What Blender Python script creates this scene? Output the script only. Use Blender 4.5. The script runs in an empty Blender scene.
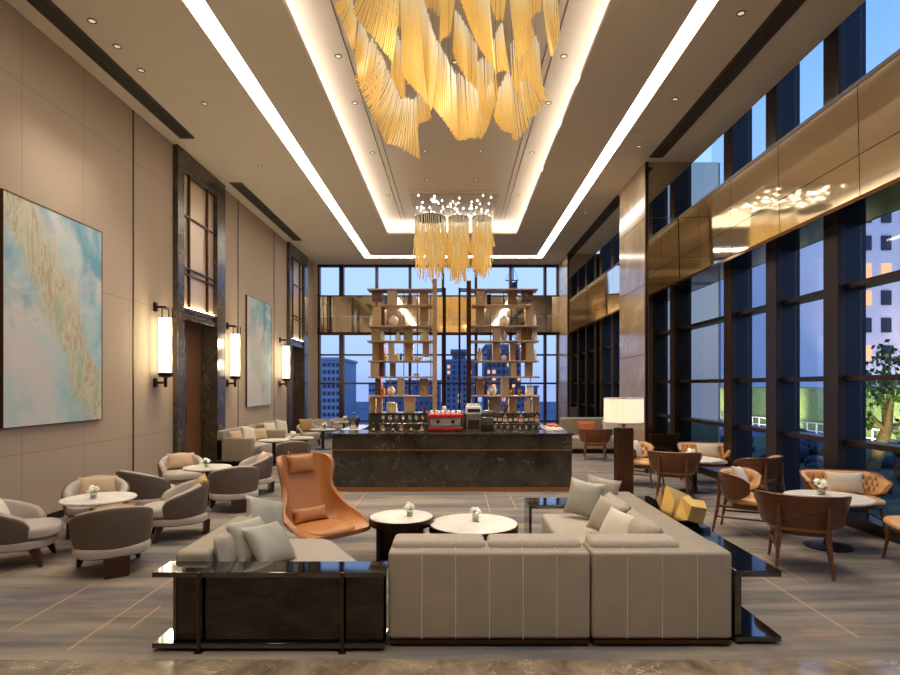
DLP, CHP, EXPO = 112, 6.5, 0.85
import bpy, bmesh, math, random
from mathutils import Vector, Matrix, Euler
random.seed(7)
PI = math.pi
C = bpy.context.scene.collection
FPX, VX, VY, CH = 580.0, 455.0, 386.0, 1.8


def P(px, py, Y):
    return Vector(((px - VX) * Y / FPX, Y, CH - (py - VY) * Y / FPX))


def lin(r, g, b):
    f = lambda c: (c / 255 / 12.92) if c / 255 <= .04045 else ((c / 255 + .055) / 1.055) ** 2.4
    return (f(r), f(g), f(b), 1.0)


# ------------------------------------------------------------------ materials
class NT:
    def __init__(s, name):
        s.m = bpy.data.materials.new(name)
        s.m.use_nodes = True
        s.t = s.m.node_tree
        s.n = s.t.nodes
        s.n.clear()
        s.out = s.n.new('ShaderNodeOutputMaterial')

    def add(s, kind, **kw):
        n = s.n.new('ShaderNode' + kind)
        for k, v in kw.items():
            if k.startswith('i_'):
                k = k[2:].replace('_', ' ')
                k = int(k) if k.isdigit() else k
                s.set(n.inputs[k], v)
            else:
                setattr(n, k, v)
        return n

    def set(s, inp, v):
        if isinstance(v, bpy.types.NodeSocket):
            s.t.links.new(v, inp)
        else:
            inp.default_value = v

    def math(s, op, a, b=0.0, c=0.0, clamp=False):
        n = s.n.new('ShaderNodeMath')
        n.operation = op
        n.use_clamp = clamp
        s.set(n.inputs[0], a)
        s.set(n.inputs[1], b)
        s.set(n.inputs[2], c)
        return n.outputs[0]

    def coord(s, scale=(1, 1, 1), which='Object', rot=(0, 0, 0)):
        tc = s.add('TexCoord')
        mp = s.add('Mapping')
        mp.inputs['Scale'].default_value = scale
        mp.inputs['Rotation'].default_value = rot
        s.t.links.new(tc.outputs[which], mp.inputs['Vector'])
        return mp.outputs[0]

    def noise(s, vec, scale, detail=3.0, rough=.55, dist=0.0):
        n = s.add('TexNoise', i_Scale=scale, i_Detail=detail, i_Roughness=rough, i_Distortion=dist)
        s.t.links.new(vec, n.inputs['Vector'])
        return n.outputs['Fac']

    def ramp(s, fac, stops, interp='LINEAR'):
        r = s.add('ValToRGB')
        r.color_ramp.interpolation = interp
        e = r.color_ramp.elements
        while len(e) < len(stops):
            e.new(.5)
        for el, (p, c) in zip(e, stops):
            el.position = p
            el.color = c
        s.set(r.inputs[0], fac)
        return r.outputs[0]

    def mix(s, fac, a, b, blend='MIX'):
        n = s.add('Mix', data_type='RGBA', blend_type=blend)
        s.set(n.inputs[0], fac)
        s.set(n.inputs[6], a)
        s.set(n.inputs[7], b)
        return n.outputs[2]

    def bsdf(s, color, rough=.5, metal=0.0, bump=None, bstr=.2, bdist=.01, **kw):
        b = s.add('BsdfPrincipled')
        s.set(b.inputs['Base Color'], color)
        s.set(b.inputs['Roughness'], rough)
        s.set(b.inputs['Metallic'], metal)
        for k, v in kw.items():
            s.set(b.inputs[k.replace('_', ' ')], v)
        if bump is not None:
            bn = s.add('Bump', i_Strength=bstr, i_Distance=bdist)
            s.t.links.new(bump, bn.inputs['Height'])
            s.t.links.new(bn.outputs[0], b.inputs['Normal'])
        s.t.links.new(b.outputs[0], s.out.inputs[0])
        return b


def gray(v):
    return (v, v, v, 1)


def m_plain(name, col, rough=.5, metal=0.0, var=.06, scale=8.0, **kw):
    s = NT(name)
    f = s.noise(s.coord(), scale)
    lo = tuple(c * (1 - var) for c in col[:3]) + (1,)
    hi = tuple(min(1, c * (1 + var)) for c in col[:3]) + (1,)
    s.bsdf(s.ramp(f, [(.3, lo), (.7, hi)]), rough, metal, **kw)
    return s.m


def m_fabric(name, col, scale=160, var=.16, rough=.9, bstr=.25):
    s = NT(name)
    v = s.coord()
    f = s.noise(v, scale, 4, .7)
    g = s.noise(v, 3, 2)
    lo = tuple(c * (1 - var) for c in col[:3]) + (1,)
    hi = tuple(min(1, c * (1 + var)) for c in col[:3]) + (1,)
    c = s.mix(s.math('MULTIPLY', g, .25), s.ramp(f, [(.3, lo), (.7, hi)]), lo)
    s.bsdf(c, rough, bump=f, bstr=bstr, bdist=.004, Sheen_Weight=.15)
    return s.m


def m_leather(name, col, rough=.45, var=.08):
    s = NT(name)
    v = s.coord()
    f = s.noise(v, 5, 4, .6)
    fine = s.add('TexVoronoi', i_Scale=220.0)
    s.t.links.new(v, fine.inputs['Vector'])
    lo = tuple(c * (1 - var) for c in col[:3]) + (1,)
    hi = tuple(min(1, c * (1 + var)) for c in col[:3]) + (1,)
    s.bsdf(s.ramp(f, [(.3, lo), (.7, hi)]), rough, bump=fine.outputs[0], bstr=.12, bdist=.002)
    return s.m


def m_wood(name, a, b, rough=.35, axis=(1, 1, 8)):
    s = NT(name)
    v = s.coord(axis)
    f = s.noise(v, 6, 5, .6, .6)
    s.bsdf(s.ramp(f, [(.3, a), (.7, b)]), rough, bump=f, bstr=.05)
    return s.m


def m_marble(name, base, dark, vein, rough=.12, scale=1.2, veins=.012, seams=None):
    s = NT(name)
    v = s.coord()
    f = s.noise(v, scale * 1.6, 8, .65, .6)
    c = s.ramp(f, [(.3, dark), (.62, base), (.8, tuple(min(1, x * 1.35) for x in base[:3]) + (1,))])
    n2 = s.noise(v, scale * .9, 6, .62, 1.2)
    d = s.math('ABSOLUTE', s.math('SUBTRACT', n2, .5))
    k = s.math('SUBTRACT', 1.0, s.math('DIVIDE', d, veins, clamp=True), clamp=True)
    br = s.noise(v, scale * 2.3, 2)
    k = s.math('MULTIPLY', k, s.math('MULTIPLY', s.math('SUBTRACT', br, .42), 5, clamp=True))
    c = s.mix(k, c, vein)
    n3 = s.noise(v, scale * 3.1, 6, .6, 1.5)
    d3 = s.math('ABSOLUTE', s.math('SUBTRACT', n3, .5))
    k3 = s.math('SUBTRACT', 1.0, s.math('DIVIDE', d3, veins * .8, clamp=True), clamp=True)
    br3 = s.noise(v, scale * 1.4, 2)
    k3 = s.math('MULTIPLY', k3, s.math('MULTIPLY', s.math('SUBTRACT', br3, .55), 6, clamp=True))
    c = s.mix(s.math('MULTIPLY', k3, .6), c, vein)
    s.bsdf(c, rough)
    return s.m


def m_emit(name, col, strength, base=None):
    s = NT(name)
    b = s.bsdf(base or col, .4)
    b.inputs['Emission Color'].default_value = col
    b.inputs['Emission Strength'].default_value = strength
    return s.m


def m_glass(name, tint, refl=(1, 1, 1, 1), ior=1.5, rough=0.0, add=0.0):
    s = NT(name)
    tr = s.add('BsdfTransparent', i_Color=tint)
    gl = s.add('BsdfGlossy', i_Color=refl, i_Roughness=rough)
    lw = s.add('LayerWeight', i_Blend=.5)
    fr = s.math('ADD', s.math('MULTIPLY', s.math('POWER', lw.outputs['Facing'], 5.0), .8), .03 + add, clamp=True)
    mx = s.add('MixShader')
    s.t.links.new(fr, mx.inputs[0])
    s.t.links.new(tr.outputs[0], mx.inputs[1])
    s.t.links.new(gl.outputs[0], mx.inputs[2])
    s.t.links.new(mx.outputs[0], s.out.inputs[0])
    return s.m


def m_mirror(name, col, rough=.04, wav=.0):
    s = NT(name)
    f = s.noise(s.coord(), 1.2, 2)
    b = s.bsdf(col, rough, 1.0, bump=f, bstr=wav, bdist=.05)
    return s.m


M = {}
M['ceiling'] = m_plain('ceiling_paint', lin(222, 211, 195), .7, var=.02)
M['tray'] = m_plain('tray_paint', lin(212, 198, 182), .65, var=.02)
M['white_paint'] = m_plain('cove_white', lin(235, 228, 215), .6, var=.01)
M['strip'] = m_emit('light_strip', lin(255, 247, 234), 8.0)
M['cove'] = m_emit('cove_strip', lin(255, 251, 243), 6.0)
M['groove'] = m_plain('dark_groove', lin(60, 48, 38), .6)
M['vent'] = m_plain('vent_metal', lin(82, 72, 64), .5)
M['vent_dark'] = m_plain('vent_shadow', lin(28, 25, 22), .8)
M['bronze'] = m_plain('bronze', lin(92, 68, 48), .3, 1.0)
M['bronze_line'] = m_plain('bronze_line', lin(186, 134, 84), .3, .8)
M['darkbronze'] = m_plain('dark_bronze', lin(58, 44, 34), .35, .9)
M['steel'] = m_plain('steel', lin(170, 165, 158), .25, 1.0)
M['gold'] = m_plain('gold_leaf', lin(226, 190, 116), .34, 1.0)
M['frame_dark'] = m_plain('window_frame_bronze', lin(54, 40, 32), .35, .4)
M['frame_navy'] = m_plain('window_frame_black', lin(26, 26, 34), .35, .3)
M['band'] = m_mirror('bronze_mirror', lin(244, 231, 204), .05, .03)
M['band_soffit'] = m_mirror('brown_mirror', lin(112, 78, 54), .12, .03)
M['col_mirror'] = m_mirror('column_mirror', lin(206, 192, 170), .03)
M['lattice_mirror'] = m_plain('lattice_panel', lin(214, 188, 160), .3, .2, var=.03)
M['lamp_stand'] = m_plain('bronze_panel', lin(126, 86, 60), .22, .75)
M['plate_mirror'] = m_plain('plate_mirror', lin(190, 172, 150), .3, .5, var=.03)
M['glass'] = m_glass('window_glass', lin(252, 252, 254), add=-.03)
M['glass_dark'] = m_glass('window_glass_side', lin(244, 247, 253), add=.01)
M['clear'] = m_glass('clear_glass', lin(236, 240, 238), add=.06)
M['blackglass'] = m_plain('black_lacquer', lin(14, 12, 10), .05, 0, var=.1, IOR=2.1)
M['smoke'] = m_glass('smoked_glass', lin(96, 88, 76), add=.03)
M['bar_marble'] = m_marble('bar_marble', lin(72, 64, 53), lin(36, 31, 26), lin(176, 162, 138), .16, 1.5, .004)
M['door_marble'] = m_marble('door_marble', lin(78, 67, 57), lin(48, 41, 35), lin(150, 136, 118), .25, 1.4, .006)
M['floor_marble'] = m_marble('floor_marble', lin(150, 131, 107), lin(84, 70, 54), lin(200, 184, 156), .12, 2.2, .008)
M['col_marble'] = m_marble('column_marble', lin(196, 172, 142), lin(166, 142, 114), lin(214, 198, 174), .14, .7, .02)
M['table_marble'] = m_marble('table_marble', lin(244, 236, 222), lin(226, 216, 200), lin(196, 178, 150), .2, 1.6, .012)
M['walnut'] = m_wood('walnut', lin(92, 54, 34), lin(138, 86, 56))
M['darkwood'] = m_wood('dark_wood', lin(48, 26, 18), lin(78, 44, 30))
M['doorwood'] = m_wood('door_wood', lin(98, 64, 40), lin(136, 92, 60))
M['shelfwood'] = m_plain('shelf_bronze_wood', lin(178, 148, 110), .42, .1, var=.1)
M['sofa_leather'] = m_leather('sofa_leather', lin(152, 139, 119), .5)
M['sofa_fabric'] = m_fabric('sofa_fabric', lin(174, 160, 142), 90, .28)
M['stitch'] = m_plain('seam_stitch', lin(196, 186, 166), .6)
M['satin'] = m_leather('satin', lin(164, 158, 142), .3, .05)
M['orange'] = m_leather('orange_leather', lin(186, 122, 68), .36, .05)
M['tan'] = m_leather('tan_leather', lin(212, 162, 106), .42, .06)
M['tweed'] = m_fabric('tweed', lin(176, 162, 148), 130, .26)
M['taupe'] = m_leather('taupe_leather', lin(104, 88, 73), .55)
M['cush_tan'] = m_fabric('cushion_tan', lin(194, 166, 132), 200, .08)
M['cush_gold'] = m_fabric('cushion_gold', lin(168, 132, 78), 200, .1)
M['cush_cream'] = m_fabric('cushion_cream', lin(214, 202, 182), 200, .08)
M['cush_orange'] = m_fabric('cushion_orange', lin(196, 104, 58), 200, .1)
M['white_china'] = m_plain('white_china', lin(236, 230, 218), .25, var=.02)
M['cream_china'] = m_plain('cream_china', lin(232, 214, 176), .3, var=.04)
M['red'] = m_plain('red_enamel', lin(196, 32, 36), .25, var=.04)
M['petal'] = m_plain('petal', lin(244, 238, 220), .6, var=.05)
M['leaf'] = m_plain('leaf', lin(84, 124, 46), .5, var=.3, scale=30)
M['paper'] = m_plain('paper', lin(220, 200, 160), .7)
M['added_lintel_led'] = m_emit('added_lintel_led', lin(255, 236, 200), 22.0)
M['sconce'] = m_emit('sconce_glass', lin(255, 242, 208), 2.6)
M['shade'] = m_emit('lamp_shade_linen', lin(255, 236, 200), .42, lin(240, 225, 195))
M['bulb'] = m_emit('spot_bulb', lin(255, 244, 225), 7.0)
M['dim_bulb'] = m_emit('downlight_lens', lin(255, 236, 205), .3)
M['bottle_dark'] = m_plain('bottle_dark', lin(50, 34, 24), .08, var=.2)
M['bottle_amber'] = m_plain('bottle_amber', lin(150, 84, 30), .08, var=.2)
M['bottle_clear'] = m_glass('bottle_clear', lin(225, 228, 220), add=.3)
M['concrete'] = m_plain('facade_lavender', lin(244, 236, 232), .8, var=.05, scale=.3)
M['facade_blue'] = m_plain('facade_blue', lin(112, 122, 150), .8, var=.08, scale=.2)
M['facade_grey'] = m_plain('facade_grey', lin(158, 164, 184), .8, var=.08, scale=.2)
M['pane_dark'] = m_plain('facade_pane', lin(44, 46, 62), .15)
M['pane_lit'] = m_emit('facade_pane_lit', lin(255, 190, 130), .5)
M['grass'] = m_plain('grass', lin(64, 84, 52), .9, var=.3, scale=2)
M['hedge'] = m_plain('hedge', lin(150, 164, 98), .9, var=.35, scale=14)
M['shrub'] = m_plain('shrub', lin(46, 62, 74), .8, var=.4, scale=10)
M['trunk'] = m_plain('bark', lin(150, 128, 80), .9, var=.25, scale=14)
M['city_ground'] = m_plain('city_ground', lin(74, 86, 112), .9, var=.3, scale=.05)


def make_rod_mat():
    s = NT('amber_glass_rod')
    a = s.add('Attribute', attribute_name='along')
    c = s.ramp(a.outputs['Fac'], [(0, lin(255, 252, 244)), (.22, lin(253, 243, 218)), (.55, lin(251, 230, 160)), (1, lin(249, 221, 140))])
    d = s.add('BsdfDiffuse')
    t = s.add('BsdfTranslucent')
    g = s.add('BsdfGlossy', i_Roughness=.25)
    e = s.add('Emission', i_Strength=.07)
    for n in (d, t, e):
        s.t.links.new(c, n.inputs['Color'])
    m1 = s.add('MixShader', i_0=.45)
    s.t.links.new(d.outputs[0], m1.inputs[1])
    s.t.links.new(t.outputs[0], m1.inputs[2])
    m2 = s.add('MixShader', i_0=.06)
    s.t.links.new(m1.outputs[0], m2.inputs[1])
    s.t.links.new(g.outputs[0], m2.inputs[2])
    ad = s.add('AddShader')
    s.t.links.new(m2.outputs[0], ad.inputs[0])
    s.t.links.new(e.outputs[0], ad.inputs[1])
    s.t.links.new(ad.outputs[0], s.out.inputs[0])
    return s.m


M['rod'] = make_rod_mat()


def make_wall_mat():
    s = NT('wall_fabric_panel')
    v = s.coord()
    sep = s.add('SeparateXYZ')
    s.t.links.new(v, sep.inputs[0])
    f = s.noise(v, 60, 3, .6)
    g = s.noise(v, .6, 2)
    c = s.ramp(f, [(.3, lin(176, 155, 133)), (.7, lin(190, 169, 146))])
    c = s.mix(s.math('MULTIPLY', g, .2), c, lin(168, 147, 126))
    mask = None
    for z in (.95, 3.23, 5.58):
        k = s.math('LESS_THAN', s.math('ABSOLUTE', s.math('SUBTRACT', sep.outputs[2], z)), .006)
        mask = k if mask is None else s.math('MAXIMUM', mask, k)
    ys = s.math('ABSOLUTE', s.math('SUBTRACT', s.math('FRACT', s.math('DIVIDE', s.math('ADD', sep.outputs[1], -7.23 + 12), 1.2)), .5))
    k = s.math('GREATER_THAN', ys, .495)
    mask = s.math('MAXIMUM', mask, k)
    c = s.mix(s.math('MULTIPLY', mask, .35), c, lin(92, 72, 56))
    s.bsdf(c, .8, bump=f, bstr=.06, bdist=.003)
    return s.m


M['wall'] = make_wall_mat()


def make_carpet():
    s = NT('lounge_carpet')
    v = s.coord()
    sep = s.add('SeparateXYZ')
    s.t.links.new(v, sep.inputs[0])
    st = s.coord((.35, 3.2, 1))
    f = s.noise(st, 1.1, 6, .62, .4)
    c = s.ramp(f, [(.28, lin(70, 67, 70)), (.42, lin(108, 99, 90)), (.55, lin(132, 120, 106)), (.72, lin(154, 139, 120))])
    n2 = s.noise(s.coord((.5, 2.2, 1)), .9, 5, .6, .3)
    k = s.math('MULTIPLY', s.math('SUBTRACT', n2, .52), 5.5, clamp=True)
    c = s.mix(s.math('MULTIPLY', k, .75), c, lin(70, 72, 88))
    n4 = s.noise(s.coord((.7, 2.6, 1)), 1.3, 5, .6, .3)
    k = s.math('MULTIPLY', s.math('SUBTRACT', n4, .56), 5, clamp=True)
    c = s.mix(s.math('MULTIPLY', k, .5), c, lin(176, 134, 96))
    lines = [(-3.29, 4.3, 5.6), (-2.64, 3.95, 5.6), (-2.41, 4.3, 4.75), (2.89, 4.15, 5.7), (3.23, 5.3, 6.2), (3.6, 6.4, 8.3), (-2.5, 6.5, 9.0),
             (-1.85, 7.2, 9.8), (-1.5, 7.4, 9.9), (-.75, 5.6, 8.2), (.5, 8.3, 9.9), (.9, 8.5, 9.9), (-4.3, 4.6, 6.2), (2.3, 8, 11), (2.9, 10, 13), (-2.9, 10, 14), (4.4, 4.2, 5.5)]
    mask = None
    for x, y0, y1 in lines:
        k = s.math('LESS_THAN', s.math('ABSOLUTE', s.math('SUBTRACT', sep.outputs[0], x)), .010)
        k = s.math('MULTIPLY', k, s.math('GREATER_THAN', sep.outputs[1], y0))
        k = s.math('MULTIPLY', k, s.math('LESS_THAN', sep.outputs[1], y1))
        mask = k if mask is None else s.math('MAXIMUM', mask, k)
    c = s.mix(s.math('MULTIPLY', mask, .6), c, lin(190, 150, 112))
    fine = s.noise(v, 240, 3, .7)
    s.bsdf(c, .95, bump=fine, bstr=.3, bdist=.004)
    return s.m


M['carpet'] = make_carpet()


def make_art(seed, name):
    s = NT(name)
    tc = s.add('TexCoord')
    mp = s.add('Mapping')
    mp.inputs['Location'].default_value = (0, 0, 0)
    s.t.links.new(tc.outputs['Object'], mp.inputs[0])
    v = mp.outputs[0]
    of = s.add('Mapping')
    of.inputs['Location'].default_value = (seed * 3.7, seed * 1.3, seed)
    s.t.links.new(v, of.inputs[0])
    w = of.outputs[0]
    f = s.noise(w, .8, 5, .6, .6)
    c = s.ramp(f, [(.28, lin(150, 190, 196)), (.42, lin(188, 206, 204)), (.55, lin(212, 206, 200)), (.75, lin(222, 212, 204))])
    sep = s.add('SeparateXYZ')
    s.t.links.new(v, sep.inputs[0])
    up = s.math('ADD', s.math('MULTIPLY', sep.outputs[1], .3), s.math('MULTIPLY', sep.outputs[2], .26))
    g = s.math('ADD', s.noise(w, 1.3, 4, .6, .4), s.math('MULTIPLY', up, .22))
    c = s.mix(s.math('MULTIPLY', s.math('SUBTRACT', g, .53), 5, clamp=True), c, lin(112, 164, 184))
    h = s.noise(w, 1.1, 4, .6)
    c = s.mix(s.math('MULTIPLY', s.math('SUBTRACT', h, .56), 5, clamp=True), c, lin(144, 200, 182))
    wob = s.math('MULTIPLY', s.math('SUBTRACT', s.noise(w, 1.1, 3), .5), 1.0)
    q = s.math('ADD', s.math('ADD', s.math('MULTIPLY', sep.outputs[1], 1.1), s.math('MULTIPLY', sep.outputs[2], .66)), wob)
    q = s.math('ADD', q, -.12 if seed == 1 else .35)
    d = s.math('ABSOLUTE', q)
    k = s.math('SUBTRACT', 1.0, s.math('DIVIDE', d, .46, clamp=True), clamp=True)
    k = s.math('MULTIPLY', k, 2.4, clamp=True)
    vm = s.add('Mapping')
    vm.inputs['Rotation'].default_value = (-.54, 0, 0)
    vm.inputs['Scale'].default_value = (1, 3.2, .8)
    s.t.links.new(w, vm.inputs[0])
    vein = s.noise(vm.outputs[0], 1.5, 6, .62, .8)
    gold = s.ramp(vein, [(.3, lin(186, 176, 134)), (.44, lin(212, 202, 172)), (.5, lin(176, 146, 96)), (.535, lin(214, 202, 170)), (.62, lin(160, 176, 132)), (.75, lin(206, 190, 150))])
    c = s.mix(s.math('MULTIPLY', k, .8 if seed == 1 else .4), c, gold)
    s.bsdf(c, .7)
    return s.m


# ------------------------------------------------------------------ mesh helpers
class MB:
    def __init__(s):
        s.b = bmesh.new()

    def box(s, c, d, rz=0.0, rot=None, bev=0.0, seg=2):
        r = bmesh.ops.create_cube(s.b, size=1.0)
        vs = r['verts']
        bmesh.ops.scale(s.b, vec=d, verts=vs)
        if bev > 0:
            es = list({e for v in vs for e in v.link_edges})
            rr = bmesh.ops.bevel(s.b, geom=es, offset=min(bev, min(d) * .49), segments=seg, affect='EDGES', profile=.6)
            vs = list({v for f in rr['faces'] for v in f.verts} | {v for v in vs if v.is_valid})
            seen = set(vs)
            stack = list(vs)
            while stack:
                v = stack.pop()
                for e in v.link_edges:
                    o = e.other_vert(v)
                    if o not in seen:
                        seen.add(o)
                        stack.append(o)
            vs = list(seen)
        m = Matrix.Translation(c) @ (rot.to_matrix().to_4x4() if rot else Matrix.Rotation(rz, 4, 'Z'))
        bmesh.ops.transform(s.b, matrix=m, verts=vs)
        return s

    def b2(s, x0, x1, y0, y1, z0, z1, bev=0.0, seg=2):
        return s.box(((x0 + x1) / 2, (y0 + y1) / 2, (z0 + z1) / 2), (abs(x1 - x0), abs(y1 - y0), abs(z1 - z0)), bev=bev, seg=seg)

    def tube(s, pts, r, n=8, cap=True):
        pts = [Vector(p) for p in pts]
        rs = r if isinstance(r, (list, tuple)) else [r] * len(pts)
        rings = []
        prev = None
        for i, p in enumerate(pts):
            t = (pts[min(i + 1, len(pts) - 1)] - pts[max(i - 1, 0)]).normalized()
            up = Vector((0, 0, 1)) if abs(t.z) < .95 else Vector((0, 1, 0))
            if prev is None:
                a = t.cross(up).normalized()
            else:
                a = (prev - t * prev.dot(t)).normalized()
            prev = a
            b = t.cross(a)
            rings.append([s.b.verts.new(p + (a * math.cos(2 * PI * k / n + PI / 4) + b * math.sin(2 * PI * k / n + PI / 4)) * rs[i]) for k in range(n)])
        s.skin(rings, cap)
        return s

    def skin(s, rings, cap=True, closed=True, loop=False):
        n = len(rings[0])
        L = len(rings)
        for i in range(L if loop else L - 1):
            A, B = rings[i], rings[(i + 1) % L]
            for k in range(n if closed else n - 1):
                j = (k + 1) % n
                try:
                    s.b.faces.new((A[k], A[j], B[j], B[k]))
                except ValueError:
                    pass
        if cap and closed and not loop:
            for ring in (rings[0][::-1], rings[-1]):
                try:
                    s.b.faces.new(ring)
                except ValueError:
                    pass

    def loops(s, secs, cap=True, loop=False):
        s.skin([[s.b.verts.new(p) for p in sec] for sec in secs], cap, True, loop)
        return s

    def lathe(s, prof, c=(0, 0, 0), n=24, sx=1.0, sy=1.0):
        secs = []
        for r, z in prof:
            r = max(r, 1e-4)
            secs.append([(c[0] + sx * r * math.cos(2 * PI * k / n), c[1] + sy * r * math.sin(2 * PI * k / n), c[2] + z) for k in range(n)])
        return s.loops(secs)

    def ball(s, c, r, seg=10, sc=(1, 1, 1)):
        rr = bmesh.ops.create_uvsphere(s.b, u_segments=seg, v_segments=max(5, seg // 2 + 1), radius=r)
        bmesh.ops.transform(s.b, matrix=Matrix.Translation(c) @ Matrix.Diagonal((*sc, 1)), verts=rr['verts'])
        return s

    def poly(s, pts, z0, z1):
        a = [s.b.verts.new((x, y, z0)) for x, y in pts]
        b = [s.b.verts.new((x, y, z1)) for x, y in pts]
        s.skin([a, b])
        return s

    def build(s, name, mat, parent=None, smooth=35, loc=None, rot=None, bevel=0.0, subsurf=0):
        bmesh.ops.recalc_face_normals(s.b, faces=s.b.faces[:])
        me = bpy.data.meshes.new(name)
        s.b.to_mesh(me)
        s.b.free()
        if mat:
            me.materials.append(mat if not isinstance(mat, str) else M[mat])
        if smooth:
            for p in me.polygons:
                p.use_smooth = True
            me.set_sharp_from_angle(angle=math.radians(smooth))
        o = bpy.data.objects.new(name, me)
        C.objects.link(o)
        if parent:
            o.parent = parent
        if loc is not None:
            o.location = loc
        if rot is not None:
            o.rotation_euler = rot
        if bevel:
            m = o.modifiers.new('bevel', 'BEVEL')
            m.width = bevel
            m.segments = 2
            m.limit_method = 'ANGLE'
        if subsurf:
            m = o.modifiers.new('sub', 'SUBSURF')
            m.levels = m.render_levels = subsurf
        return o


def tag(o, label, cat, group=None, kind=None):
    o['label'] = label
    o['category'] = cat
    if group:
        o['group'] = group
    if kind:
        o['kind'] = kind
    return o


def thing(name, label, cat, loc=(0, 0, 0), rz=0.0, group=None):
    o = bpy.data.objects.new(name, None)
    o.empty_display_size = .1
    C.objects.link(o)
    o.location = loc
    o.rotation_euler = (0, 0, rz)
    return tag(o, label, cat, group)


def structure(o, label=None):
    o['kind'] = 'structure'
    if label:
        o['label'] = label
        o['category'] = o.name.split('_')[0].split('.')[0]
    return o


def dup(root, loc=None, rz=None, label=None, group=None):
    def rec(o, par):
        c = o.copy()
        C.objects.link(c)
        if par:
            c.parent = par
        for ch in list(o.children):
            rec(ch, c)
        return c
    r = rec(root, None)
    if loc is not None:
        r.location = loc
    if rz is not None:
        r.rotation_euler = (0, 0, rz)
    if label:
        r['label'] = label
    if group:
        r['group'] = group
    return r


def face(dx, dy):
    return math.atan2(dx, -dy)
# ------------------------------------------------------------------ room shell
ZC = 6.43
YB = 22.2
f = MB().b2(-6.0, 5.6, 3.81, 23, -.2, 0).build('floor', 'carpet', smooth=0)
structure(f, 'grey and tan streaked carpet floor of the lounge with thin copper lines')
f = MB().b2(-6.0, 5.6, -3.2, 3.81, -.2, .002).build('floor_marble', 'floor_marble', smooth=0)
structure(f, 'polished brown veined marble floor strip along the bottom of the photo')
w = MB()
for a, b in ((-3.2, 11.2), (13.2, 18.7), (20.7, YB + .3)):
    w.b2(-5.9, -5.4, a, b, 0, 6.6)
structure(w.build('wall_left', 'wall', smooth=0), 'beige fabric panelled wall on the left')
structure(MB().b2(-5.6, 5.5, -3.4, -3.2, 0, 7.2).build('wall_front', 'wall', smooth=0), 'beige wall behind the viewer')
w = MB().b2(-5.4, -5.22, YB - .25, YB + .2, 0, ZC + .1)
structure(w.build('wall_back', 'wall', smooth=0), 'narrow beige pier in the far left corner beside the back window')
bb = MB()
for a, b in ((-3.2, 11.1), (13.4, 18.6), (20.9, YB - .25)):
    bb.b2(-5.4, -5.385, a, b, 0, .1)
structure(bb.build('baseboard_left', 'darkbronze', smooth=0), 'dark baseboard along the left wall')
for k, y in enumerate((9.73, 14.43, 17.3)):
    structure(MB().b2(-5.4, -5.392, y - .02, y + .02, .1, ZC).build(f'trim_{k + 1}', 'groove', smooth=0), 'dark upright reveal between two panels of the left wall')

cl = MB()
cl.b2(-5.9, -3.27, -3.2, 22.6, ZC, ZC + .3)
cl.b2(3.16, 4.93, -3.2, 22.6, ZC, ZC + .8)
cl.b2(-3.27, 3.16, 21.0, 22.6, ZC, ZC + .3)
cl.b2(-3.27, 3.16, -3.2, -2.6, ZC, ZC + .3)
structure(cl.build('ceiling', 'ceiling', smooth=0), 'flat beige outer ceiling with slot lights')
cm = MB()
cm.b2(-3.01, -2.06, -2.6, 20.6, ZC, ZC + .06)
cm.b2(1.88, 2.92, -2.6, 20.6, ZC, ZC + .06)
cm.b2(-2.06, 1.88, 17.7, 20.6, ZC, ZC + .06)
cm.b2(-2.06, 1.88, -2.6, -1.6, ZC, ZC + .06)
structure(cm.build('ceiling', 'ceiling', smooth=0), 'beige ceiling border around the lit tray')
ct = MB()
ct.b2(-3.3, 3.2, -2.7, 20.7, ZC + .40, ZC + .46)
structure(ct.build('ceiling', 'tray', smooth=0), 'raised tray ceiling with glowing cove edges')
ct = MB()
for x0, x1 in ((-3.03, -2.99), (2.90, 2.94)):
    ct.b2(x0, x1, -2.6, 20.62, ZC + .06, ZC + .42)
ct.b2(-2.99, 2.9, 20.58, 20.62, ZC + .06, ZC + .42)
ct.b2(-2.70, -2.66, -2.3, 18.3, ZC + .06, ZC + .42)
ct.b2(2.48, 2.52, -2.3, 18.3, ZC + .06, ZC + .42)
ct.b2(-2.66, 2.48, 18.3, 18.34, ZC + .06, ZC + .42)
ct.b2(-2.66, 2.48, -2.3, -2.26, ZC + .06, ZC + .42)
structure(ct.build('ceiling', 'white_paint', smooth=0), 'white upstand hidden behind the cove edge')
g = MB()
for x in (-1.62, -1.50, 1.36, 1.48):
    g.b2(x - .005, x + .005, -1.5, 17.6, ZC + .392, ZC + .40)  # dark strips put the shadow lines of a shallow border into colour
structure(g.build('trim_4', 'vent', smooth=0), 'thin dark strips standing in for shadow lines along the tray ceiling')

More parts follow.
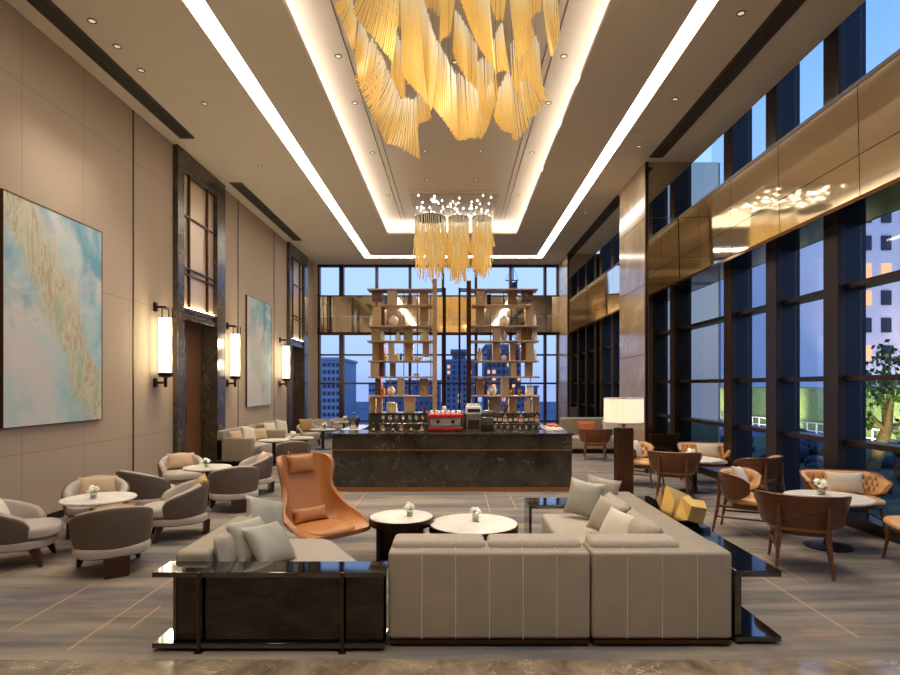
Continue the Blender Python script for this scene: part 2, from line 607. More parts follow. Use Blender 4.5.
# slot lights and cove lights
def lamp_strip(name, label, x0, x1, y0, y1, z0, z1, mat, group):
    tag(MB().b2(x0, x1, y0, y1, z0, z1).build(name, mat, smooth=0), label, 'light', group)
SL = 'slot lights in the outer ceiling'
lamp_strip('slot_light', 'long bright slot light in the ceiling left of the tray', -3.265, -3.03, -2.6, 21.0, ZC + .03, ZC + .06, 'strip', SL)
lamp_strip('slot_light', 'long bright slot light in the ceiling right of the tray', 2.94, 3.155, -2.6, 21.0, ZC + .03, ZC + .06, 'strip', SL)
lamp_strip('slot_light', 'short bright slot light crossing the ceiling above the back window', -3.03, 2.94, 20.64, 20.98, ZC + .03, ZC + .06, 'strip', SL)
CL = 'cove lights around the tray'
lamp_strip('cove_light', 'glowing cove light along the left edge of the tray', -2.40, -2.28, -1.5, 18.0, ZC + .065, ZC + .09, 'cove', CL)
lamp_strip('cove_light', 'glowing cove light along the right edge of the tray', 2.10, 2.22, -1.5, 18.0, ZC + .065, ZC + .09, 'cove', CL)
lamp_strip('cove_light', 'glowing cove light along the far edge of the tray', -2.2, 2.0, 17.92, 18.04, ZC + .065, ZC + .09, 'cove', CL)

# ceiling vents
def vent(label, x, y0, y1):
    t = thing('ceiling_vent', label, 'vent', (x, (y0 + y1) / 2, ZC), 0, 'linear ceiling vents')
    h = (y1 - y0) / 2
    MB().b2(-.12, .12, -h, h, -.012, 0).build('backing', 'vent_dark', t, 0)
    fr = MB()
    for s in (-1, 1):
        fr.b2(s * .12, s * .138, -h, h, -.02, 0)
        fr.b2(-.138, .138, s * h, s * (h + .018), -.02, 0)
    fr.build('frame', 'vent', t, 0)
    for k in range(5):
        xx = -.096 + k * .048
        MB().b2(xx - .010, xx + .010, -h, h, -.022, -.01).build('slat', 'vent', t, 0)
vent('near linear air vent in the ceiling along the left wall', -4.99, 1.0, 10.8)
vent('far linear air vent in the ceiling above the second painting', -4.99, 13.2, 18.4)
vent('near linear air vent in the ceiling along the window side', 4.06, 1.0, 11.7)
vent('far linear air vent in the ceiling behind the marble column', 4.06, 14.1, 20.4)

# downlights
dl = thing('downlight', 'small recessed downlight in the ceiling over the left seating', 'light', (0, 0, 0), 0, 'downlights over the left seating')
MB().lathe([(.055, 0), (.055, -.01), (.045, -.012), (.04, .0)]).build('trim_ring', 'vent', dl)
MB().lathe([(.038, -.001), (.038, -.006)]).build('bulb', 'dim_bulb', dl)
used = [False]
LIGHTS = []
def downlight(x, y, z, label, group, power=60, angle=75):
    if not used[0]:
        o = dl
        used[0] = True
        o['label'] = label
        o['group'] = group
        o.location = (x, y, z)
    else:
        o = dup(dl, (x, y, z), None, label, group)
    if power:
        L = bpy.data.lights.new('downlight_beam', 'SPOT')
        L.energy = power
        L.color = (1, .93, .83)
        L.spot_size = math.radians(angle)
        L.spot_blend = .7
        L.shadow_soft_size = .06
        lo = bpy.data.objects.new('downlight_beam', L)
        C.objects.link(lo)
        lo.location = (x, y, z - .05)
GL = ('small recessed downlight in the ceiling over the left seating', 'downlights over the left seating')
for x, y in ((-4.6, 5.6), (-4.6, 7.35), (-4.6, 7.9), (-4.6, 8.5), (-4.1, 9.5), (-4.1, 12.2), (-4.15, 14.4), (-4.15, 16.8)):
    downlight(x, y, ZC, *GL, power=DLP * .55)
GR = ('small recessed downlight in the ceiling over the window seating', 'downlights over the window seating')
for x, y in ((3.55, 5.4), (3.55, 7.2), (3.55, 9.35), (3.55, 11.2), (3.5, 15.5)):
    downlight(x, y, ZC, *GR, power=DLP)
GT = ('small recessed downlight in the raised tray ceiling', 'downlights in the tray')
for y in (4.5, 6.6, 8.84, 10.3, 12.5, 15.3):
    for x in (-1.78, 1.66):
        downlight(x, y, ZC + .40, *GT, power=DLP * 1.1)
for x, y in ((-.64, 12.4), (.55, 12.4), (-.68, 14.1), (.52, 14.1)):
    downlight(x, y, ZC + .40, *GT, power=DLP * .7)
for x, y in ((-2.5, .8), (-.9, .8), (.9, .8), (2.4, .8)):
    downlight(x, y, ZC if abs(x) > 2.1 else ZC + .4, 'small recessed downlight in the ceiling over the marble floor', 'downlights over the marble floor', power=DLP * 1.2, angle=85)
for x, y in ((-1.3, 9.0), (0, 9.0), (1.3, 9.0)):
    downlight(x, y, ZC + .4, *GT, power=DLP * .8)

# ------------------------------------------------------------------ left doors
def door(n, y0, label):
    t = bpy.data.objects.new(f'door_{n}', None)
    C.objects.link(t)
    t.location = (-5.4, y0, 0)
    structure(t, label)
    t['category'] = 'door'
    MB().b2(-.5, .1, 0, .27, 0, ZC).build('door_post', 'door_marble', t, 0, bevel=.008)
    MB().b2(-.5, .1, 1.85, 2.3, 0, ZC).build('door_post', 'door_marble', t, 0, bevel=.008)
    MB().b2(-.4, .1, .27, 1.85, 6.02, ZC).build('head', 'door_marble', t, 0, bevel=.008)
    l = MB().b2(-.4, .06, .27, 1.85, 3.12, 3.22).b2(-.4, .03, .27, 1.85, 3.22, 3.30).b2(-.4, .07, .27, 1.85, 3.30, 3.36)
    l.build('lintel', 'door_marble', t, 0, bevel=.006)
    MB().b2(-.04, 0, .27, 1.85, 3.30, 6.02).build('mirror_panel', 'lattice_mirror', t, 0)
    for y in (.62, 1.48):
        MB().b2(0, .05, y - .022, y + .022, 3.36, 6.02).build('lattice_bar', 'bronze', t, 0, bevel=.005)
    for z in (4.04, 4.16, 5.2):
        MB().b2(0, .045, .27, 1.85, z - .018, z + .018).build('lattice_rail', 'bronze', t, 0, bevel=.005)
    MB().b2(.015, .04, .30, 1.82, 3.361, 3.375).build('added_lintel_light', 'added_lintel_led', t, 0)  # glowing strip added to brighten the lowest row of the lattice
    d = MB().b2(-.32, -.27, .27, 1.85, 0, 3.12).build('door_leaf', 'doorwood', t, 0)
    pn = MB()
    for z0, z1 in ((.15, 1.0), (1.1, 3.0)):
        pn.b2(-.27, -.262, .36, 1.02, z0, z1).b2(-.27, -.262, 1.1, 1.76, z0, z1)
    pn.build('raised_panel', 'doorwood', d, 0, bevel=.004)
    MB().tube([(-.27, 1.0, 1.0), (-.21, 1.0, 1.0), (-.21, 1.0, 1.3), (-.27, 1.0, 1.3)], .012).build('door_handle', 'bronze', d)
door(1, 11.1, 'dark marble framed doorway with bronze lattice above, nearest on the left wall')
door(2, 18.6, 'dark marble framed doorway with bronze lattice at the far end of the left wall')

# ------------------------------------------------------------------ right window wall
XG = 5.32
def window(n, label):
    t = bpy.data.objects.new(f'window_{n}', None)
    C.objects.link(t)
    structure(t, label)
    t['category'] = 'window'
    return t
def side_glazing(n, label, ys, y_end):
    t = window(n, label)
    for y in ys:
        m = MB().b2(5.0, 5.09, y, y + .31, 0, 7.1).build('mullion', 'frame_dark', t, 0, bevel=.008)
        MB().b2(5.09, 5.40, y + .05, y + .26, 0, 7.1).build('mullion_fin', 'frame_navy', m, 0)
    e = list(ys) + [y_end]
    for a, b in zip(e[:-1], e[1:]):
        MB().b2(XG, XG + .012, a + .28, b + .03, .1, 7.1).build('pane', 'glass_dark', t, 0)
        for z in (1.06, 1.90, 3.10, 3.96):
            MB().b2(5.10, 5.36, a + .26, b + .05, z - .035, z + .035).build('transom', 'frame_dark', t, 0)
        MB().b2(5.05, 5.40, a + .26, b + .05, 0, .14).build('sill', 'frame_dark', t, 0)
    MB().b2(4.93, 5.5, ys[0], y_end, 7.1, 7.2).build('head', 'frame_dark', t, 0)
side_glazing(1, 'tall dark framed window wall on the right, in front of the marble column', [7.57 + 1.46 * k for k in range(-7, 3)], 12.0)
side_glazing(2, 'far part of the dark framed window wall, behind the marble column', [13.92 + 1.46 * k for k in range(0, 5)], 20.3)

def column(y0, y1, label):
    t = bpy.data.objects.new('column', None)
    C.objects.link(t)
    structure(t, label)
    t['category'] = 'column'
    MB().b2(3.93, 5.5, y0 + .03, y1, 0, ZC).build('marble_cladding', 'col_marble', t, 0, bevel=.006)
    MB().b2(4.0, 5.45, y0, y0 + .03, .1, ZC).build('mirror_facing', 'col_mirror', t, 0)
    MB().b2(3.93, 4.0, y0 - .02, y0 + .03, 0, ZC).build('corner_trim', 'bronze', t, 0, bevel=.006)
    sm = MB()
    for z in (1.2, 2.45, 3.9, 5.28):
        sm.b2(3.926, 3.93, y0 + .03, y1, z - .005, z + .005)
    sm.build('joint', 'groove', t, 0)
    sm = MB()
    for z in (3.9, 4.45, 5.28):
        sm.b2(4.0, 5.3, y0 - .004, y0, z - .006, z + .006)
    sm.build('mirror_joint', 'groove', t, 0)
column(12.0, 13.86, 'cream marble column with a mirrored front halfway down the window side')
column(20.3, 22.3, 'cream marble column in the far right corner')

BX, BZ0, BZ1 = 4.62, 3.92, 5.30
def band(y0, y1, seams, label, n):
    t = bpy.data.objects.new(f'trim_{n}', None)
    C.objects.link(t)
    structure(t, label)
    t['category'] = 'trim'
    e = [y0] + list(seams) + [y1]
    for a, b in zip(e[:-1], e[1:]):
        for z0, z1 in ((BZ0 + .05, 4.45), (4.46, BZ1 - .05)):
            o = MB().b2(0, .03, a + .006, b - .006, z0 - BZ1, z1 - BZ1).build('mirror_panel', 'band', t, 0)
            o.location = (BX, 0, BZ1)
            o.rotation_euler = (0, math.radians(-1.3), 0)
    MB().b2(BX + .07, BX + .09, y0, y1, BZ0 + .04, BZ1 - .04).build('backing', 'groove', t, 0)
    MB().b2(BX - .01, 5.30, y0, y1, BZ0, BZ0 + .05).build('soffit', 'band_soffit', t, 0)
    MB().b2(BX - .01, 5.30, y0, y1, BZ1 - .05, BZ1).build('ledge', 'frame_dark', t, 0)
band(-3.2, 12.0 - .02, [-.9, .6, 2.1, 3.6, 5.15, 6.66, 8.3, 9.75, 11.0], 'band of bronze mirror panels across the near window wall', 5)
band(13.86, 20.28, [15.4, 17, 18.6], 'band of bronze mirror panels across the far window wall', 6)

# ------------------------------------------------------------------ back window
t = window(3, 'tall dark framed window across the back of the lounge')
MX = [-5.2, -4.33, -2.99, -1.72, -.46, .80, 2.12, 3.44, 3.93]
for i, x in enumerate(MX):
    ww = .085 if i == 1 else .05
    MB().b2(x - ww, x + ww, YB - .12, YB + .12, 0, ZC).build('mullion', 'frame_dark', t, 0)
for z, hh in ((.46, .04), (1.90, .035), (2.99, .03), (3.80, .05), (5.20, .05), (6.40, .05)):
    MB().b2(-5.22, 3.95, YB - .08, YB + .1, z - hh, z + hh).build('transom', 'frame_dark', t, 0)
for a, b in zip(MX[:-1], MX[1:]):
    for z0, z1 in ((0, 3.8), (5.2, 6.4)):
        MB().b2(a + .03, b - .03, YB + .0, YB + .012, z0, z1).build('pane', 'glass', t, 0)
t = bpy.data.objects.new('trim_7', None)
C.objects.link(t)
structure(t, 'band of bronze mirror panels across the back window')
t['category'] = 'trim'
for a, b in zip(MX[:-1], MX[1:]):
    for z0, z1 in ((3.83, 4.42), (4.43, 5.17)):
        MB().b2(a + .006, b - .006, YB - .34, YB - .30, z0, z1).build('mirror_panel', 'band', t, 0)
MB().b2(-5.22, 3.95, YB - .36, YB - .1, 3.78, 3.83).build('soffit', 'band_soffit', t, 0)
MB().b2(-5.22, 3.95, YB - .36, YB - .1, 5.17, 5.22).build('ledge', 'frame_dark', t, 0)

# ------------------------------------------------------------------ wall sconces
def sconce(y, label, proto=[None]):
    if proto[0]:
        dup(proto[0], (-5.4, y, 0), None, label)
    else:
        t = thing('wall_sconce', label, 'lamp', (-5.4, y, 0), 0, 'wall sconces on the left wall')
        proto[0] = t
        for z in (3.22, 1.86):
            MB().box((.02, 0, z), (.04, .10, .16), bev=.01).build('wall_plate', 'darkbronze', t)
        a = MB().tube([(.03, 0, 3.22), (.20, 0, 3.22)], .022).tube([(.20, -.122, 3.19), (.20, .122, 3.19)], .014)
        a.build('upper_arm', 'darkbronze', t)
        MB().tube([(.03, 0, 1.86), (.20, 0, 1.86)], .022).lathe([(.03, 1.78), (.03, 1.96)], (.20, 0, 0), 12).build('lower_arm', 'darkbronze', t)
        MB().lathe([(.02, 2.04), (.11, 2.04), (.11, 3.02), (.02, 3.02)], (.20, 0, 0), 24).build('glass_tube', 'sconce', t)
        MB().lathe([(.02, 1.94), (.115, 1.97), (.125, 2.04), (.02, 2.045)], (.20, 0, 0), 24).build('base_cap', 'darkbronze', t)
        for dy in (-.122, .122):
            MB().tube([(.20, dy, 2.0), (.20, dy, 3.2)], .010, 6).build('frame_rod', 'darkbronze', t)
        MB().tube([(.322, 0, 2.0), (.322, 0, 3.2), (.20, 0, 3.22)], .010, 6).build('frame_rod', 'darkbronze', t)
    for dz in (2.3, 2.8):
        L = bpy.data.lights.new('sconce_glow', 'POINT')
        L.energy = 12
        L.color = (1, .82, .5)
        L.shadow_soft_size = .1
        o = bpy.data.objects.new('sconce_glow', L)
        C.objects.link(o)
        o.location = (-5.4 + .40, y, dz)
sconce(10.42, 'tall glowing wall sconce between the big painting and the nearest doorway')
sconce(13.72, 'tall glowing wall sconce between the nearest doorway and the second painting')
sconce(17.85, 'tall glowing wall sconce between the second painting and the far doorway')

# ------------------------------------------------------------------ paintings
def painting(y0, y1, z0, z1, label, seed):
    t = thing('painting', label, 'painting', (-5.4, (y0 + y1) / 2, (z0 + z1) / 2))
    h, v = (y1 - y0) / 2, (z1 - z0) / 2
    MB().b2(.005, .04, -h, h, -v, v).build('canvas', make_art(seed, f'abstract_paint_{seed}'), t, 0)
    fr = MB()
    for s in (-1, 1):
        fr.b2(0, .045, s * h, s * (h + .01), -v - .01, v + .01)
        fr.b2(0, .045, -h, h, s * v, s * (v + .01))
    fr.build('frame', 'bronze', t, 0)
painting(6.88, 8.80, 1.30, 4.13, 'large abstract painting in teal, white and gold, nearest on the left wall', 1)
painting(14.95, 16.93, 1.26, 4.14, 'abstract painting in pale blue and cream beyond the nearest doorway', 2)
# ------------------------------------------------------------------ soft shapes
def sup(n, a, b, p, rot=0):
    out = []
    for k in range(n):
        t = 2 * PI * k / n + rot
        c, s = math.cos(t), math.sin(t)
        out.append((a * math.copysign(abs(c) ** (2 / p), c), b * math.copysign(abs(s) ** (2 / p), s)))
    return out


def puck(mb, a, b, z0, z1, p=3.0, rnd=.03, cx=0, cy=0, n=36, fy=None):
    secs = []
    prof = [(1 - rnd / min(a, b), z0), (1, z0 + rnd * .7), (1, z1 - rnd), (1 - rnd * .35 / min(a, b), z1 - rnd * .3), (1 - rnd * 1.2 / min(a, b), z1), (.5, z1 + rnd * .25), (.05, z1 + rnd * .3)]
    for s, z in prof:
        secs.append([(cx + x * s, cy + y * s, z) for x, y in sup(n, a, b, p)])
    mb.loops(secs)
    return mb


def pillow_mesh(w, h, t, n=14):
    mb = MB()
    top, bot = [], []
    for i in range(n + 1):
        ra, rb = [], []
        for j in range(n + 1):
            u, v = 2 * i / n - 1, 2 * j / n - 1
            x = u * w / 2 * (1 - .10 * (1 - u * u) * 0 - .09 * (1 - v * v) * abs(u) ** 3)
            z = v * h / 2 * (1 - .09 * (1 - u * u) * abs(v) ** 3)
            d = t / 2 * ((1 - abs(u) ** 2.6) * (1 - abs(v) ** 2.6)) ** .55
            d *= 1 + .05 * math.sin(7 * u + 3 * v) * (1 - abs(u))
            e = abs(i - n / 2) == n / 2 or abs(j - n / 2) == n / 2
            a = mb.b.verts.new((x, -d, z + h / 2))
            b_ = a if e else mb.b.verts.new((x, d, z + h / 2))
            ra.append(a)
            rb.append(b_)
        top.append(ra)
        bot.append(rb)
    for i in range(n):
        for j in range(n):
            for g, fl in ((top, 0), (bot, 1)):
                q = (g[i][j], g[i + 1][j], g[i + 1][j + 1], g[i][j + 1])
                try:
                    mb.b.faces.new(q if not fl else q[::-1])
                except ValueError:
                    pass
    return mb


def pillow(label, mat, w, h, t, loc, dirv, tilt=15, roll=0, group='scatter cushions', name='cushion'):
    o = pillow_mesh(w, h, t).build(name, mat, smooth=70)
    tag(o, label, 'cushion', group)
    R = Matrix.Rotation(face(*dirv), 4, 'Z') @ Matrix.Rotation(math.radians(-tilt), 4, 'X') @ Matrix.Rotation(math.radians(roll), 4, 'Y')
    o.rotation_euler = R.to_euler()
    low = min((R @ v.co).z for v in o.data.vertices)
    o.location = (loc[0], loc[1], loc[2] - low)
    return o


# ------------------------------------------------------------------ sofa
def seam_box(mb_list, parent, x0, x1, y, z0, z1, n):
    for k in range(1, n):
        x = x0 + (x1 - x0) * k / n
        MB().tube([(x, y, z0), (x, y, z1 - .03), (x, y + .035, z1 + .003), (x, y + .26, z1 + .003)], .0035, 5).build('seam', 'stitch', parent)


SY = 4.0
def sofa_back(t, x0, x1, n, y0=SY, z1=.655, th=.32):
    o = MB().b2(x0, x1, y0, y0 + th, .05, z1, bev=.03, seg=3).build('back_panel', 'sofa_leather', t, 50)
    seam_box(None, o, x0, x1, y0 - .001, .055, z1, n)
    MB().b2(x0 + .01, x1 - .01, y0 - .004, y0 + th, .022, .05).build('base_rail', 'bronze', t, 0)
    MB().b2(x0 + .05, x1 - .05, y0 + .04, y0 + .9, 0, .024).build('plinth', 'darkbronze', t, 0)


G = 'modules of the sectional sofa'
t = thing('sofa', 'long beige sofa module whose stitched leather back faces us, left of the corner module', 'sofa', (0, 0, 0), 0, G)
sofa_back(t, -.462, .935, 6)
MB().b2(-.46, .94, SY + .32, 5.12, .07, .40, bev=.04, seg=3).build('seat', 'sofa_fabric', t, 50)
for a, b in ((-.45, .215), (.235, .90)):
    MB().b2(a, b, SY + .10, SY + .34, .58, .705, bev=.05, seg=4).build('back_cushion', 'sofa_fabric', t, 60)
t = thing('sofa', 'beige corner sofa module on the right with stitched back and long arm', 'sofa', (0, 0, 0), 0, G)
sofa_back(t, .945, 1.915, 4)
MB().b2(.95, 1.62, SY + .32, 6.38, .07, .40, bev=.04, seg=3).build('seat', 'sofa_fabric', t, 50)
MB().b2(1.63, 1.925, SY + .30, 6.40, .07, .64, bev=.035, seg=3).build('side_back', 'sofa_leather', t, 50)
MB().b2(.965, 1.60, SY + .10, SY + .34, .58, .705, bev=.05, seg=4).build('back_cushion', 'sofa_fabric', t, 60)
MB().b2(1.0, 1.9, 4.9, 6.36, 0, .07).build('plinth', 'darkbronze', t, 0)
t = thing('sofa', 'beige sofa module with low side back behind the black shelf unit on the left', 'sofa', (0, 0, 0), 0, G)
MB().b2(-2.03, -1.78, 4.19, 5.40, .07, .60, bev=.04, seg=3).build('side_back', 'sofa_leather', t, 50)
sm = MB()
pts = [(-1.77, 4.19), (-.78, 4.19), (-.78, 4.68), (-1.12, 5.30), (-1.22, 5.36), (-1.77, 5.36)]
sm.poly(pts, .07, .40)
sm.build('seat', 'sofa_fabric', t, 40, bevel=.04)
MB().b2(-2.0, -1.0, 4.25, 5.2, 0, .07).build('plinth', 'darkbronze', t, 0)

# loose bolsters and scatter cushions
G = 'cushions on the sectional sofa'
pillow('tweed back cushion leaning on the low side back of the left sofa module', 'sofa_fabric', .80, .30, .15, (-1.71, 4.62, .40), (1, 0), 10, 0, G)
pillow('silver satin cushion on the left sofa module, the nearer left of the front pair', 'satin', .42, .36, .17, (-1.55, 4.56, .40), (.95, -.31), 26, 4, G)
pillow('silver satin cushion on the left sofa module, the right one of the front pair', 'satin', .42, .36, .17, (-1.36, 4.52, .40), (.95, -.31), 38, 6, G)
pillow('grey satin cushion at the far end of the left sofa module beside the orange chair', 'satin', .40, .36, .16, (-1.70, 5.18, .40), (.8, -.6), 28, 20, G)
pillow('large silver cushion propped at the far end of the right sofa module', 'satin', .38, .40, .15, (1.31, 6.10, .40), (-.45, -.89), 22, 8, G)
pillow('grey tweed cushion behind the large silver one at the sofa far end', 'sofa_fabric', .38, .40, .14, (1.53, 6.25, .40), (-.5, -.86), 14, 8, G)
pillow('plump beige back cushion along the long arm, farthest of the row', 'sofa_fabric', .72, .32, .24, (1.53, 5.66, .40), (-1, 0), 12, 0, G)
pillow('beige square cushion leaning on the row along the long arm', 'sofa_fabric', .36, .34, .15, (1.34, 5.38, .40), (-.8, -.6), 26, 10, G)
pillow('plump beige back cushion along the long arm, nearest of the row', 'sofa_fabric', .76, .32, .24, (1.52, 4.84, .40), (-1, 0), 12, 0, G)
pillow('pale cushion lying in the near corner of the right sofa module', 'cush_cream', .38, .34, .15, (1.32, 4.92, .40), (-.8, -.6), 30, 8, G)

# ------------------------------------------------------------------ black lacquer shelf units round the sofa
t = thing('shelf_unit', 'low black lacquer shelf unit behind the left sofa module, with bronze legs', 'shelf', (0, 0, 0))
MB().b2(-2.05, -.475, 3.92, 4.17, .505, .54).build('top', 'blackglass', t, 0, bevel=.004)
MB().b2(-2.05, -.475, 3.92, 4.17, .025, .06).build('bottom_shelf', 'blackglass', t, 0, bevel=.004)
MB().b2(-1.92, -1.90, 3.95, 4.15, .06, .505).build('side_panel', 'blackglass', t, 0)
MB().b2(-1.90, -.49, 4.13, 4.15, .06, .505).build('back_panel', 'blackglass', t, 0)
MB().b2(-1.90, -.49, 3.955, 3.963, .06, .505).build('glass_front', 'smoke', t, 0)
MB().b2(-1.40, -1.38, 3.97, 4.13, .06, .505).build('divider', 'blackglass', t, 0)
for x in (-1.73, -.76):
    MB().b2(x - .010, x + .010, 3.905, 3.92, 0, .54).b2(x - .025, x + .025, 3.89, 3.93, 0, .008).build('leg', 'bronze', t, 0)
for x in (-1.73, -.76):
    MB().b2(x - .010, x + .010, 4.12, 4.14, 0, .03).build('leg', 'bronze', t, 0)
t = thing('shelf_unit', 'long black lacquer shelf unit running back behind the right sofa arm', 'shelf', (0, 0, 0))
MB().b2(1.955, 2.27, 4.03, 6.80, .472, .515).build('top', 'blackglass', t, 0, bevel=.004)
MB().b2(1.955, 2.27, 4.03, 6.80, .022, .06).build('bottom_shelf', 'blackglass', t, 0, bevel=.004)
MB().b2(1.955, 2.0, 4.05, 6.78, .06, .472).build('back_panel', 'blackglass', t, 0)
MB().b2(1.97, 2.2, 4.3, 6.7, 0, .024).build('plinth', 'darkbronze', t, 0)
t = thing('side_table', 'black glossy end table at the far end of the right sofa module', 'table', (0, 0, 0))
MB().b2(.82, 1.62, 6.42, 6.86, .44, .48).build('top', 'blackglass', t, 0, bevel=.004)
MB().b2(.82, .85, 6.42, 6.86, 0, .44).build('side_panel', 'blackglass', t, 0)
MB().b2(1.59, 1.62, 6.42, 6.86, 0, .44).build('side_panel', 'blackglass', t, 0)

# golden faceted sculpture
t = thing('sculpture', 'faceted golden sculpture on a black slab on the right shelf unit', 'sculpture', (2.10, 5.46, .515), 0)
MB().b2(-.13, .15, -.36, .40, 0, .04).build('slab', 'blackglass', t, 0, bevel=.004)
g = MB()
sec = [
    [(-.09, .34, .16), (.06, .34, .14), (.10, .34, .24), (-.03, .34, .27)],
    [(-.13, .10, .10), (.08, .14, .06), (.14, .10, .24), (-.07, .12, .33)],
    [(-.09, -.06, .04), (.08, -.06, .05), (.15, -.08, .20), (-.05, -.04, .21)],
    [(-.10, -.16, .05), (.10, -.18, .04), (.17, -.18, .24), (-.03, -.16, .27)],
    [(-.05, -.34, .10), (.09, -.34, .06), (.13, -.33, .20), (.0, -.32, .22)]]
g.loops(sec)
g.build('facets', 'gold', t, 0)
MB().b2(-.03, .05, -.08, .0, .04, .10).build('foot', 'blackglass', t, 0)

# ------------------------------------------------------------------ flowers, tables
vp = [None]
def flowers(label, x, y, z, rz=0.0, s=1.0):
    if vp[0] is None:
        t = thing('flower_vase', label, 'vase', (x, y, z), rz, 'small vases of white flowers')
        MB().lathe([(.028, 0), (.036, .004), (.038, .07), (.034, .07), (.032, .01), (.0, .008)], n=16).build('glass_cup', 'clear', t)
        MB().lathe([(.0, .008), (.03, .008), (.032, .04), (0, .04)], n=12).build('pebbles', 'cream_china', t)
        for k, (dx, dy, dz, r) in enumerate(((-.03, -.01, .10, .032), (.012, -.025, .115, .03), (-.005, .03, .125, .03), (.04, .012, .095, .024), (-.045, .02, .085, .024))):
            b = MB()
            b.ball((dx, dy, dz), r, 8, (1, 1, .8))
            for q in range(5):
                a = q * 1.256
                b.ball((dx + math.cos(a) * r * .7, dy + math.sin(a) * r * .7, dz - .004), r * .55, 6, (1, 1, .5))
            b.build('flower', 'petal', t, 80)
        lf = MB()
        for k in range(9):
            a = k * .7 + .3
            d = Vector((math.cos(a), math.sin(a), 0))
            n = Vector((-d.y, d.x, 0)) * .012
            p = Vector((0, 0, .06))
            lf.loops([[p - n * .3, p + n * .3, p + Vector((0, 0, .003))], [p + d * .035 - n + Vector((0, 0, .045)), p + d * .035 + n + Vector((0, 0, .045)), p + d * .035 + Vector((0, 0, .05))], [p + d * .06 - n * .1 + Vector((0, 0, .05)), p + d * .06 + n * .1 + Vector((0, 0, .05)), p + d * .06 + Vector((0, 0, .052))]])
        lf.build('leaves', 'leaf', t, 60)
        vp[0] = t
        o = t
    else:
        o = dup(vp[0], (x, y, z), rz, label)
    o.scale = (s, s, s)


def coffee_table(label, x, y, h, r, body):
    t = thing('coffee_table', label, 'table', (x, y, 0), 0, 'round marble coffee tables in front of the sofa')
    MB().lathe([(0, h - .022), (r - .012, h - .022), (r - .012, h), (0, h)], n=56).build('marble_top', 'table_marble', t)
    MB().lathe([(.0, h - .075), (r, h - .075), (r, h - .004), (r - .012, h - .002), (r - .012, h - .022), (0, h - .022)], n=56).build('rim', 'darkbronze', t)
    if body:
        MB().b2(-r * .72, -r * .60, -r * .5, r * .5, 0, h - .07).build('panel_leg', 'darkbronze', t, 0, bevel=.006)
        MB().b2(r * .52, r * .70, -r * .45, r * .45, 0, h - .07).build('panel_leg', 'darkbronze', t, 0, bevel=.006)
        MB().b2(-r * .62, r * .6, r * .1, r * .2, 0, h - .07).build('panel_leg', 'darkbronze', t, 0, bevel=.006)
    else:
        MB().lathe([(0, 0), (r * .55, 0), (r * .55, .02), (.07, .03), (.06, h - .07), (0, h - .07)], n=32).build('pedestal', 'darkbronze', t)
coffee_table('higher round white marble coffee table on dark panels, left of the pair', -.555, 6.02, .45, .335, True)
coffee_table('wider lower round white marble coffee table behind the sofa backs, right of the pair', .19, 5.93, .40, .455, False)
flowers('little glass of white flowers on the higher coffee table', -.47, 6.03, .45, .4, .95)
flowers('little glass of green and white sprigs on the wider coffee table', .215, 6.02, .40, 2.1, 1.0)


def round_table(label, x, y, r, h, group, mat='table_marble', proto={}):
    k = (round(r, 3), h, mat)
    if k in proto:
        return dup(proto[k], (x, y, 0), None, label, group)
    t = thing('round_table', label, 'table', (x, y, 0), 0, group)
    MB().lathe([(0, h - .03), (r - .02, h - .03), (r, h - .012), (r - .004, h), (0, h)], n=48).build('tabletop', mat, t)
    MB().lathe([(0, h - .06), (.2, h - .06), (.2, h - .03), (0, h - .03)], n=24).build('support_plate', 'darkbronze', t)
    MB().lathe([(0, .02), (.05, .02), (.04, .1), (.04, h - .06), (0, h - .06)], n=20).build('column_leg', 'darkbronze', t)
    MB().lathe([(0, 0), (.24, 0), (.24, .012), (.06, .03), (0, .03)], n=32).build('foot_plate', 'darkbronze', t)
    proto[k] = t
    return t


